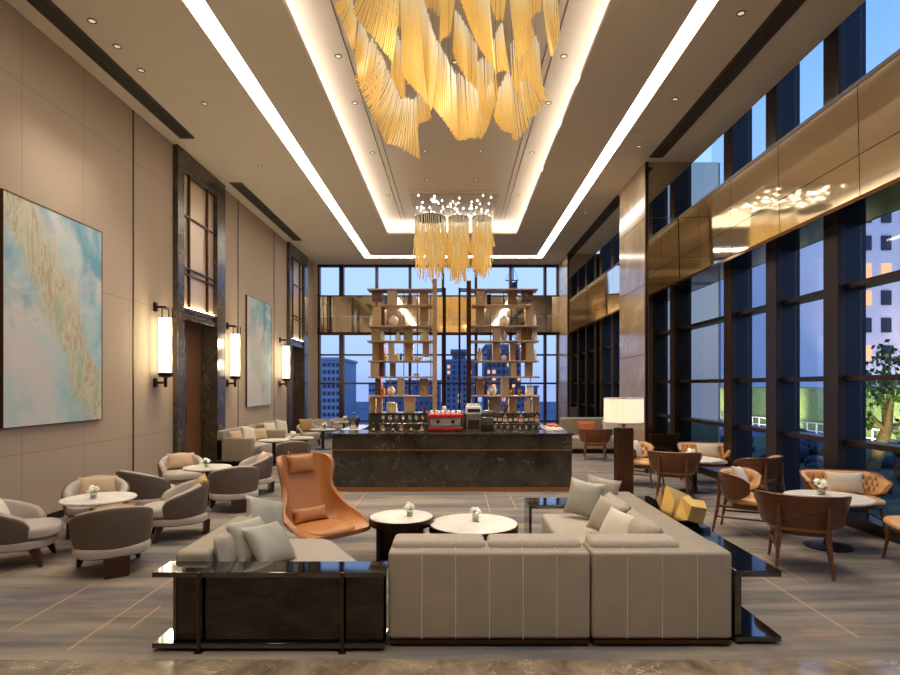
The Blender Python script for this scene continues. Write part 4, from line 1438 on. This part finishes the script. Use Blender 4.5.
# ------------------------------------------------------------------ things on the bar
def rack(label, x0, x1, y=10.40):
    t = thing('glass_rack', label, 'rack', (0, y, 1.0), 0, 'low glass racks on the bar')
    MB().b2(x0, x1, -.10, .10, .125, .135).build('glass_plate', 'steel', t, 0)
    for x in (x0 + .03, (x0 + x1) / 2, x1 - .03):
        for s in (-1, 1):
            MB().tube([(x, s * .085, 0), (x, s * .085, .125)], .007, 6).build('post', 'steel', t)
rack('low rack with bottles on the left half of the bar', -1.36, -.50)
rack('low rack with bottles on the right half of the bar', .66, 1.52)
PB = {}
def bottle(kind, x, y, z, label, group, s=1.0):
    if kind not in PB:
        t = thing(kind, label, 'bottle' if 'bottle' in kind else 'glass', (x, y, z), 0, group)
        if kind == 'bottle':
            MB().lathe([(0, 0), (.034, 0), (.036, .008), (.036, .12), (.030, .145), (.012, .17), (.012, .215), (0, .215)], n=14).build('body', 'bottle_dark', t, 50)
            MB().lathe([(.0, .212), (.014, .212), (.014, .235), (0, .235)], n=10).build('cap', 'gold', t)
            MB().lathe([(.0368, .04), (.0368, .10), (.0362, .10), (.0362, .04), (.0368, .04)], n=14).build('paper_label', 'paper', t)
        elif kind == 'liquor_bottle':
            MB().lathe([(0, 0), (.042, 0), (.044, .01), (.044, .10), (.034, .13), (.014, .15), (.014, .19), (0, .19)], n=14).build('body', 'bottle_amber', t, 50)
            MB().lathe([(0, .188), (.017, .188), (.017, .215), (0, .215)], n=10).build('cap', 'bottle_dark', t)
            MB().lathe([(.0448, .03), (.0448, .085), (.044, .085), (.044, .03), (.0448, .03)], n=14).build('paper_label', 'paper', t)
        else:
            MB().lathe([(0, 0), (.03, 0), (.03, .004), (.005, .012), (.005, .06), (.03, .075), (.042, .105), (.036, .15), (.034, .15), (.039, .105), (.0, .07)], n=16).build('bowl', 'bottle_clear', t, 60)
        PB[kind] = t
        o = t
    else:
        o = dup(PB[kind], (x, y, z), None, label, group)
    o.scale = (s, s, s)
random.seed(3)
for k in range(7):
    bottle('wine_glass', -1.28 + k * .118, 10.38, 1.135, 'stemmed glass on top of the left bar rack', 'glasses on the left bar rack', .95)
for k in range(6):
    bottle(('bottle', 'liquor_bottle')[k % 2], -1.42 + k * .165 + random.uniform(-.02, .02), 10.15, 1.0, 'small bottle standing in front of the left bar rack', 'bottles before the left bar rack', .62 + .12 * random.random())
for k in range(9):
    bottle(('bottle', 'liquor_bottle')[(k * 2) % 3 % 2], .71 + k * .095, 10.40, 1.135, 'bottle on top of the right bar rack', 'bottles on the right bar rack', .8 + .2 * random.random())
for k in range(8):
    bottle('wine_glass', .70 + k * .11, 10.15, 1.0, 'stemmed glass standing in front of the right bar rack', 'glasses before the right bar rack', .75)
# coffee machine
t = thing('coffee_machine', 'red and chrome coffee machine with white cups on top, on the bar', 'coffee machine', (-.17, 10.35, 1.0))
MB().b2(-.30, .30, -.2, .2, .025, .07, bev=.015).build('base', 'red', t, 40)
MB().b2(-.27, .27, -.15, .2, .07, .24).build('body', 'white_china', t, 0)
MB().b2(-.31, .31, -.22, .2, .24, .30, bev=.015).build('hood', 'red', t, 40)
MB().b2(-.28, .28, -.19, -.16, .098, .106).build('drip_tray', 'bottle_dark', t, 0)
for s in (-1, 1):
    MB().b2(s * .31 - .012, s * .31 + .012, -.1, .2, .03, .36, bev=.01).build('side_panel', 'steel', t, 40)
    MB().tube([(s * .13, -.2, .2), (s * .13, -.2, .155)], .03, 12).tube([(s * .13, -.2, .165), (s * .13, -.33, .15)], .012).build('group_head', 'bottle_dark', t)
    MB().tube([(s * .25, -.2, .22), (s * .25, -.24, .18), (s * .25, -.23, .11)], .007).build('steam_wand', 'steel', t)
for x in (-.24, .24):
    for y in (-.14, .14):
        MB().lathe([(0, 0), (.02, 0), (.02, .025), (0, .025)], (x, y, 0), 10).build('foot', 'bottle_dark', t)
fr = MB()
for y in (-.19, .19):
    fr.tube([(-.30, y, .35), (.30, y, .35)], .006, 6)
fr.build('cup_rail', 'steel', t)
cup = None
cups = [(-.24 + .095 * k, -.06, .30) for k in range(6)] + [(-.02, .05, .36)]
for k, (dx, dy, dz) in enumerate(cups):
    if cup is None:
        cup = tag(MB().lathe([(0, 0), (.036, .0), (.040, .03), (.030, .06), (.020, .07), (0, .07)], n=16).build('cup', 'white_china', smooth=50), 'white cup upside down on top of the red coffee machine', 'cup', 'cups on the coffee machine')
        c = cup
    else:
        c = dup(cup)
    c.location = (-.17 + dx, 10.35 + dy, 1.0 + (.30 if dz < .35 else .37) + (0 if dz < .35 else 0))
t = thing('coffee_grinder', 'tall white and steel drinks machine right of the red coffee machine', 'machine', (.33, 10.38, 1.0))
MB().b2(-.13, .13, -.16, .16, 0, .30, bev=.01).build('body', 'steel', t, 40)
MB().b2(-.14, .14, -.19, .16, .30, .44, bev=.012).build('head', 'white_china', t, 40)
MB().b2(-.10, .10, -.175, -.16, .04, .2).build('dark_front', 'bottle_dark', t, 0)
MB().b2(-.11, .11, -.195, -.19, .34, .40).build('display', 'pane_dark', t, 0)
for k in range(4):
    MB().lathe([(0, 0), (.028, 0), (.034, .05), (0, .05)], (-.09 + k * .06, -.05, .44), 12).build('cup_stack', 'white_china', t)
t = thing('glass_cabinet', 'small greenish glass display case on the bar beside the drinks machine', 'display case', (.57, 10.38, 1.0))
MB().b2(-.11, .11, -.14, .14, 0, .12, bev=.006).build('base', 'bottle_dark', t, 40)
MB().b2(-.105, .105, -.135, .135, .12, .34).build('glass_box', 'clear', t, 0)
MB().b2(-.11, .11, -.14, .14, .34, .36, bev=.004).build('lid', 'steel', t, 40)
MB().b2(-.10, .10, -.12, .12, .23, .236).build('glass_shelf', 'steel', t, 0)
t = thing('serving_tray', 'white tray of pastries at the right end of the bar', 'tray', (1.84, 11.0, 1.0))
MB().b2(-.13, .13, -.28, .28, 0, .03, bev=.01).build('tray_body', 'white_china', t, 40)
for k in range(5):
    MB().ball((.05 * (-1) ** k, -.2 + .1 * k, .055), .05, 10, (1, 1, .6)).build('pastry', 'gold' if k == 9 else 'cush_orange', t, 80)
MB().lathe([(0, 0), (.07, 0), (.12, .07), (.112, .07), (.06, .012), (0, .01)], n=24).build('fruit_bowl', 'bottle_dark', smooth=50, loc=(1.84, 11.55, 1.0))
tag(bpy.data.objects['fruit_bowl'], 'dark bowl behind the pastry tray at the right end of the bar', 'bowl')
t = thing('ice_bucket', 'silver bucket on the left end of the bar', 'bucket', (-1.9, 10.9, 1.0))
MB().lathe([(0, 0), (.08, 0), (.11, .2), (.115, .2), (.115, .21), (.1, .21), (.075, .02), (0, .02)], n=24).build('pail', 'steel', t, 50)
MB().tube([(-.11, 0, .2), (-.09, 0, .27), (0, 0, .30), (.09, 0, .27), (.11, 0, .2)], .006).build('handle', 'steel', t)

# ------------------------------------------------------------------ chandeliers
class Rods:
    def __init__(s):
        s.v, s.f, s.a = [], [], []

    def rod(s, top, bot, bow, r=.007, S=5):
        base = len(s.v)
        d = bot - top
        ax = d.cross(Vector((.3, .9, .1))).normalized()
        ay = d.cross(ax).normalized()
        for i in range(S + 1):
            k = i / S
            p = top.lerp(bot, k) + bow * (k * k - k)
            rr = r * (.75 + .5 * k) if i < S else r * .9
            for q in range(4):
                an = q * PI / 2
                s.v.append(p + (ax * math.cos(an) + ay * math.sin(an)) * rr)
                s.a.append(k)
        for i in range(S):
            for q in range(4):
                a, b = base + i * 4 + q, base + i * 4 + (q + 1) % 4
                s.f.append((a, b, b + 4, a + 4))
        s.f.append(tuple(base + S * 4 + q for q in range(4)))
        s.f.append(tuple(base + q for q in (3, 2, 1, 0)))

    def build(s, name, parent, loc):
        me = bpy.data.meshes.new(name)
        me.from_pydata([v - loc for v in s.v], [], s.f)
        at = me.attributes.new('along', 'FLOAT', 'POINT')
        at.data.foreach_set('value', s.a)
        me.materials.append(M['rod'])
        o = bpy.data.objects.new(name, me)
        C.objects.link(o)
        o.parent = parent
        return o


def fan(par, loc, ta, ba, tb, bb, n, bulge, ripple, name='glass_fan', r=.0082, zc=6.82, bow=.32, wires=2):
    """a sheet of rods from edge ta-ba to edge tb-bb: bulge pushes the middle tips down, ripple folds the sheet in depth"""
    R = Rods()
    ph = random.random() * 6
    for i in range(n):
        k = i / (n - 1)
        dy = Vector((0, 1, 0)) * (ripple * math.sin(k * 4.2 + ph))
        top = ta.lerp(tb, k) + dy + Vector((random.uniform(-.008, .008), .014 * (-1) ** i, random.uniform(-.02, .02)))
        bot = ba.lerp(bb, k) + dy * 1.7 + Vector((0, .014 * (-1) ** i, 0)) + Vector((0, 0, -bulge * math.sin(k * PI) + random.uniform(-.012, .012)))
        side = (bot - top)
        side.z = 0
        R.rod(top, bot, side * bow * 1.6, r)
    o = R.build(name, par, loc)
    w = MB()
    for j in range(wires):
        p = ta.lerp(tb, (j + .5) / wires)
        w.tube([p - loc, Vector((p.x, p.y, zc)) - loc], .0025, 4)
    w.build('suspension_wire', 'steel', par)
    return o


loc = Vector((-.07, 6.9, 6.83))
t = thing('chandelier', 'huge near chandelier of amber glass fans hanging from the tray ceiling', 'chandelier', loc)
MB().b2(-1.45, 1.45, -.55, .45, -.07, .0).build('ceiling_plate', 'tray', t, 0, bevel=.01)
F1 = [  # top-left px, bottom-left px, top-right px, bottom-right px, Y: where each fan hangs in the photo
    ((348, -16), (334, 2), (356, 15), (352, 48), 6.9),
    ((366, -30), (350, 6), (401, -24), (392, 64), 6.7),
    ((359, 19), (353, 44), (370, 44), (362, 92), 7.0),
    ((372, 40), (364, 84), (384, 58), (374, 112), 7.1),
    ((380, 56), (354, 78), (400, 96), (387, 143), 7.2),
    ((394, 30), (390, 80), (404, 46), (404, 100), 7.3),
    ((401, 100), (386, 142), (415, 100), (419, 157), 7.2),
    ((415, 98), (418, 127), (425, 92), (431, 116), 7.4),
    ((401, -30), (402, 72), (417, -34), (427, 106), 6.9),
    ((418, -20), (420, 70), (438, 50), (431, 114), 7.0),
    ((431, 34), (428, 102), (455, 72), (458, 138), 7.0),
    ((455, 70), (459, 138), (477, 92), (482, 139), 7.1),
    ((476, 88), (481, 139), (492, 84), (495, 106), 7.2),
    ((442, -30), (440, 46), (456, -30), (450, 28), 7.0),
    ((455, 6), (453, 48), (465, 28), (468, 86), 7.1),
    ((465, 27), (466, 82), (477, 42), (478, 96), 7.2),
    ((466, -40), (460, 2), (489, -4), (495, 70), 6.7),
    ((477, 64), (477, 116), (494, 52), (498, 102), 7.2),
    ((493, 40), (494, 72), (503, 22), (510, 72), 7.0),
    ((487, -30), (494, 8), (508, -30), (502, 24), 7.1),
    ((509, -30), (519, 64), (526, -16), (534, 36), 6.9),
    ((511, 44), (513, 92), (524, 40), (526, 100), 7.2),
    ((526, 24), (522, 78), (539, 40), (545, 97), 7.1),
    ((498, 88), (494, 116), (508, 72), (513, 138), 7.2),
    ((508, 72), (513, 138), (522, 84), (529, 128), 7.3),
    ((522, 74), (527, 118), (534, 70), (548, 99), 7.3),
    ((527, -34), (530, 20), (542, -34), (541, 8), 6.9),
    ((541, -16), (550, 58), (556, -24), (559, 38), 6.9),
    ((425, -50), (424, 8), (438, -46), (441, 14), 7.3),
    ((376, -50), (378, 14), (400, -46), (402, 24), 7.3),
]
random.seed(11)
for a, b, c, d, Y in F1:
    ln = max(math.hypot(c[0] - a[0], c[1] - a[1]), math.hypot(d[0] - b[0], d[1] - b[1]))
    fan(t, loc, P(*a, Y + .10), P(*b, Y), P(*c, Y - .08), P(*d, Y + .06), max(11, int(ln / 1.55)), .03, .05)

loc = Vector((-.02, 16.2, 6.83))
t = thing('chandelier', 'far chandelier of three amber glass clusters hanging above the bar', 'chandelier', loc)
MB().b2(-1.2, 1.2, -1.25, 1.25, -.05, 0).build('ceiling_plate', 'tray', t, 0, bevel=.01)
MB().b2(-1.15, 1.15, -1.2, 1.2, -.06, -.05).build('mirror_plate', 'plate_mirror', t, 0)
bl = None
for k in range(70):
    x, y = random.uniform(-1.08, 1.08), random.uniform(-1.15, .9)
    if bl is None:
        bl = MB().lathe([(0, 0), (.017, 0), (.017, -.02), (0, -.02)], n=10).build('spot_bulb', 'bulb', t)
        o = bl
    else:
        o = bl.copy()
        C.objects.link(o)
        o.parent = t
    o.location = (x, y, -.062)
random.seed(5)
for cx, rx, dz in ((-.66, .48, .06), (.12, .32, 0.0), (.76, .30, .10)):
    c = loc + Vector((cx, -.2, 0))
    MB().lathe([(rx * .9, -.42), (rx * .92, -.42), (rx * .92, -.40), (rx * .9, -.40), (rx * .9, -.42)], (cx, -.2, 0), 28, 1, 1.2).build('hanging_ring', 'white_china', t)
    for tier in range(4):
        R = Rods()
        z0 = 6.43 - tier * .26
        for i in range(46):
            a = 2 * PI * i / 46 + tier
            rr = rx * (.93 - .04 * tier) * random.uniform(.85, 1.0)
            d = Vector((math.cos(a), math.sin(a) * 1.2, 0))
            top = Vector((c.x, c.y, z0)) + d * rr + Vector((0, 0, random.uniform(-.04, .02)))
            L = random.uniform(.65, 1.0)
            bot = top + Vector((0, 0, -L + dz)) + d * random.uniform(-.02, .10) * (1 if tier < 3 else -1.6)
            R.rod(top, bot, d * .12, .013, 3)
        R.build('glass_tier', t, loc)
    w = MB()
    for i in range(12):
        a = 2 * PI * i / 12
        p = Vector((cx + rx * .9 * math.cos(a), -.2 + rx * 1.08 * math.sin(a), -.40))
        w.tube([p, (p.x, p.y, -.05)], .004, 4)
    w.build('suspension_wire', 'steel', t)
for p in ((-.7, 6.4, 5.6), (.6, 6.4, 5.6), (-.1, 6.5, 5.1)):
    L = bpy.data.lights.new('chandelier_glow', 'POINT')
    L.energy = CHP
    L.color = (1, .82, .55)
    L.shadow_soft_size = .15
    o = bpy.data.objects.new('chandelier_glow', L)
    C.objects.link(o)
    o.location = p
# ------------------------------------------------------------------ outside
structure(MB().b2(-160, 220, YB + 3, 400, -9.4, -9).build('ground', 'city_ground', smooth=0), 'dim blue city ground beyond the back window')
structure(MB().b2(5.45, 60, -8, YB + .4, -.5, -.15).build('ground', 'grass', smooth=0), 'dark lawn outside the right windows')

def building(name, label, x0, x1, y0, y1, h, mat, cols, rows, ww, wh, group=None, z0=-.6, lit=.15, zs=None, arch=False):
    t = thing(name, label, 'building', (0, 0, 0), 0, group)
    w = MB().b2(x0, x1, y0, y1, z0, h).build('facade', mat, t, 0)
    MB().b2(x0 - .3, x1 + .3, y0 - .3, y1 + .3, h, h + .5).build('cornice', mat, t, 0)
    pr = {}
    zs = zs or (1.5, h - 1.5)
    for i in range(cols):
        for j in range(rows):
            x = x0 + (x1 - x0) * (i + .5) / cols
            z = zs[0] + (zs[1] - zs[0]) * (j + .5) / rows
            k = 'pane_lit' if random.random() < lit else 'pane_dark'
            if k not in pr:
                mb = MB().b2(-ww / 2, ww / 2, -.12, .02, -wh / 2, wh / 2)
                pr[k] = mb.build('window', k, t, 0)
                o = pr[k]
            else:
                o = pr[k].copy()
                C.objects.link(o)
                o.parent = t
            o.location = (x, y0 - .02, z)
    return t
random.seed(21)
GB = 'city buildings beyond the back window'
Yb = 110
def bx(px, Y=Yb):
    return (px - VX) * Y / FPX
def bz(py, Y=Yb):
    return CH - (py - VY) * Y / FPX
building('office_block', 'blue office block low in the left bay of the back window', bx(318), bx(340), Yb, Yb + 18, bz(360), 'facade_grey', 5, 10, .5, .7, GB, lit=.03, z0=-9, zs=(-7, 6.5))
building('tower_block', 'tall slim blue tower between the two shelf towers', bx(446), bx(478), Yb, Yb + 16, bz(362), 'facade_blue', 6, 12, .5, .6, GB, lit=.12, z0=-9, zs=(-7, 6))
building('tower_block', 'narrow top storey block on the tower behind the bar', bx(452, 112), bx(466, 112), Yb + 2, Yb + 10, bz(352, 112), 'facade_blue', 2, 2, .5, .4, GB, lit=0, z0=6.95, zs=(7.1, 8.2))
building('tower_block', 'unfinished blue tower block behind the right shelf tower', bx(488), bx(524), Yb + 5, Yb + 25, bz(345), 'facade_blue', 7, 12, .6, .7, GB, lit=.1, z0=-9, zs=(-7, 9.4))
building('low_block', 'low bluish block behind the left shelf tower', bx(345), bx(366), Yb + 30, Yb + 40, bz(384), 'facade_grey', 5, 4, .5, .5, GB, lit=.1, z0=-9, zs=(-5, 1.6))
building('low_block', 'wide low bluish block behind the left shelf tower, right of another', bx(368), bx(436), Yb + 30, Yb + 40, bz(381), 'facade_blue', 10, 4, .6, .5, GB, lit=.1, z0=-9, zs=(-5, 2.2))
building('low_block', 'low bluish block right of the right shelf tower', bx(528), bx(560), Yb + 30, Yb + 40, bz(388), 'facade_blue', 6, 4, .5, .5, GB, lit=.1, z0=-9, zs=(-5, 1))
# tower crane
t = thing('tower_crane', 'dark tower crane behind the right shelf tower', 'crane', (bx(513, 100), 100, -.6))
m = MB()
for sx_ in (-.6, .6):
    for sy_ in (-.6, .6):
        m.tube([(sx_, sy_, 0), (sx_, sy_, 20.5)], .12, 4)
for k in range(16):
    z = k * 1.28
    s = 1 if k % 2 else -1
    m.tube([(-.6 * s, -.6, z), (.6 * s, -.6, z + 1.28)], .08, 4)
m.build('mast', 'frame_navy', t, 0)
MB().b2(-1.1, 1.1, -.9, .9, 18.6, 18.9).b2(-.6, .6, -.6, .6, 19.3, 20.2).build('cab', 'frame_navy', t, 0)
m = MB()
m.tube([(-1.3, 0, 20.6), (.9, 0, 20.6)], .12, 4).tube([(0, 0, 20.6), (0, 0, 23)], .14, 4).tube([(-1.3, 0, 20.7), (0, 0, 23), (.9, 0, 20.7)], .05, 4)
m.build('jib', 'frame_navy', t, 0)

GO = 'buildings outside the right windows'
random.seed(4)
building('apartment_house', 'pale lavender house with dark windows seen through the nearest right pane', 41.5, 66, 60, 75, 27, 'concrete', 12, 9, 1.0, 1.5, GO, lit=.16, z0=-.5, zs=(1.0, 26.5))
building('apartment_house', 'plain pale lavender house through the second right pane', 34.4, 40.6, 60, 75, 20.5, 'concrete', 2, 1, 1.6, 2.0, GO, lit=0, z0=-.5, zs=(16, 20))
building('apartment_house', 'slim grey tower with balconies through the third right pane', 38.0, 42.5, 76, 90, 27.5, 'facade_grey', 3, 12, .8, 1.2, GO, lit=.05, z0=-.5)
building('apartment_house', 'distant slim grey tower through the fourth right pane', 44.5, 48, 96, 110, 20.5, 'facade_grey', 3, 10, .8, 1.2, GO, lit=.05, z0=-.5)
# hedge, railing, tree, shrubs
def blob_row(name, label, cat, mat, pts, r, seed, group=None, kind=None):
    random.seed(seed)
    m = MB()
    for x, y, z in pts:
        m.ball((x, y, z), r * random.uniform(.8, 1.25), 8, (1, 1, .8))
    o = m.build(name, mat, smooth=80)
    return tag(o, label, cat, group, kind)
t = MB().b2(15.6, 16.6, 9, 62, -.15, 1.75, bev=.2, seg=2).build('hedge', 'hedge', smooth=50)
tag(t, 'long clipped green hedge lit beyond the right windows', 'hedge')
t = thing('railing', 'low white railing on the lawn in front of the hedge', 'railing', (14.6, 20, -.15))
m = MB()
m.b2(-.02, .02, -10, 28, .42, .46).b2(-.02, .02, -10, 28, .10, .14)
m.build('rail', 'white_china', t, 0)
q = None
for k in range(60):
    if q is None:
        q = MB().b2(-.015, .015, -.03, .03, 0, .46).build('picket', 'white_china', t, 0)
        o = q
    else:
        o = q.copy()
        C.objects.link(o)
        o.parent = t
    o.location = (0, -9.8 + k * .63, 0)
def tree(label, x, y, h, seed):
    random.seed(seed)
    t = thing('tree', label, 'tree', (x, y, -.15))
    MB().tube([(-.25, 0, 0), (-.08, 0, .5), (.12, 0, 1.0), (.22, .05, 1.5), (.3, .1, 2.1)], [.16, .13, .11, .08, .05], 10).build('trunk', 'trunk', t, 60)
    for a, b, c in ((-.7, -.1, 1.5), (.9, .1, 1.3), (.2, .5, 2.2), (-.2, -.5, 1.9)):
        MB().tube([(.12, 0, 1.0), (.12 + a * .5, b * .5, 1.0 + (c - 1) * .6), (.12 + a, b, c)], [.06, .04, .02], 6).build('branch', 'trunk', t, 60)
    lf = MB()
    for cx, cy, cz, r in ((-.65, 0, 1.35, .4), (.9, .1, 1.1, .5), (.3, .3, 2.1, .55), (-.3, -.4, 1.8, .4), (.7, -.2, 1.75, .45), (.2, 0, 2.5, .45), (1.2, 0, 1.7, .4), (-.35, .1, 1.15, .25)):
        for q in range(110):
            d = Vector((random.gauss(0, 1), random.gauss(0, 1), random.gauss(0, .7))).normalized() * r * random.random() ** .4
            p = Vector((cx, cy, cz)) + d
            n = Vector((random.uniform(-1, 1), random.uniform(-1, 1), random.uniform(-.3, 1))).normalized()
            a = n.orthogonal().normalized() * .07
            b = n.cross(a).normalized() * .045
            vs = [lf.b.verts.new(p + v) for v in (-a, b, a, -b)]
            lf.b.faces.new(vs)
    lf.build('foliage', 'leaf', t, 0)
    return t
tree('small lit tree with leaning trunk outside the nearest right pane', 9.1, 12.4, 3, 2)
GS = 'dark shrubs outside the right windows'
random.seed(9)
for k, (x, y, r) in enumerate(((7.6, 8.8, .55), (8.9, 9.9, .6), (7.4, 10.9, .5), (9.9, 11.6, .7), (7.9, 12.1, .5), (11.2, 13.5, .8), (9.2, 15.2, .6), (7.2, 13.6, .5), (10.5, 16.8, .7), (8.4, 17.8, .6))):
    m = MB()
    for q in range(14):
        m.ball((random.uniform(-r, r), random.uniform(-r, r), random.uniform(.05, r * .6)), r * random.uniform(.28, .5), 8, (1, 1, .8))
    o = m.build('shrub', 'shrub', smooth=80, loc=(x, y, -.15))
    tag(o, 'dark rounded shrub on the lawn outside the right windows', 'shrub', GS)
# garden floodlights for the hedge and tree, and added spots for the house
def lamp(kind, loc, energy, col, size=.1, target=None, spot=90):
    L = bpy.data.lights.new('garden_and_fill_light', kind)
    L.energy = energy
    L.color = col
    if kind == 'SPOT':
        L.spot_size = math.radians(spot)
        L.spot_blend = .6
    L.shadow_soft_size = size
    o = bpy.data.objects.new('garden_and_fill_light', L)
    C.objects.link(o)
    o.location = loc
    if target is not None:
        o.rotation_euler = (Vector(target) - Vector(loc)).to_track_quat('-Z', 'Y').to_euler()
for y in (14, 20, 26, 33, 41):
    lamp('SPOT', (13.2, y, .3), 380, (1, .96, .66), .1, (16, y + 3, .9), 120)
lamp('SPOT', (8.2, 11.2, 0), 110, (1, .86, .5), .05, (9.3, 12.4, 1.6), 70)
for x in (45, 53):
    lamp('SPOT', (x, 50, 0), 1800, (1, .72, .55), .3, (x, 60, 9), 80)  # extra warm spots added to brighten the lavender facade

# ------------------------------------------------------------------ sky
w = bpy.data.worlds.new('dusk_sky')
bpy.context.scene.world = w
w.use_nodes = True
nt = w.node_tree
nt.nodes.clear()
out = nt.nodes.new('ShaderNodeOutputWorld')
bg = nt.nodes.new('ShaderNodeBackground')
tc = nt.nodes.new('ShaderNodeTexCoord')
sp = nt.nodes.new('ShaderNodeSeparateXYZ')
rp = nt.nodes.new('ShaderNodeValToRGB')
e = rp.color_ramp.elements
for p_, c_ in ((.0, lin(128, 150, 198)), (.03, lin(140, 164, 210)), (.10, lin(148, 175, 218)), (.22, lin(146, 178, 226)), (.36, lin(132, 176, 232)), (.6, lin(100, 150, 225)), (1.0, lin(70, 115, 200))):
    if p_ == 0:
        e[0].position, e[0].color = p_, c_
    elif p_ == 1:
        e[-1].position, e[-1].color = p_, c_
    else:
        n_ = e.new(p_)
        n_.color = c_
nt.links.new(tc.outputs['Generated'], sp.inputs[0])
nt.links.new(sp.outputs[2], rp.inputs[0])
nt.links.new(rp.outputs[0], bg.inputs['Color'])
bg.inputs['Strength'].default_value = 1.0
nt.links.new(bg.outputs[0], out.inputs[0])

# ------------------------------------------------------------------ camera and view
cam = bpy.data.cameras.new('camera')
cam.sensor_width = 36
cam.lens = 36 * FPX / 900
cam.shift_x = -(VX - 450) / 900
cam.shift_y = (VY - 337.5) / 900
cam.clip_end = 1000
co = bpy.data.objects.new('camera', cam)
C.objects.link(co)
co.location = (0, 0, CH)
co.rotation_euler = (PI / 2, 0, 0)
sc = bpy.context.scene
sc.camera = co
sc.view_settings.view_transform = 'Standard'
sc.view_settings.look = 'None'
sc.view_settings.gamma = 1
sc.view_settings.use_curve_mapping = False
sc.view_settings.exposure = EXPO
sc.cycles.max_bounces = 8
sc.cycles.transparent_max_bounces = 12
sc.cycles.caustics_reflective = False
sc.cycles.caustics_refractive = False
sc.cycles.sample_clamp_indirect = 4
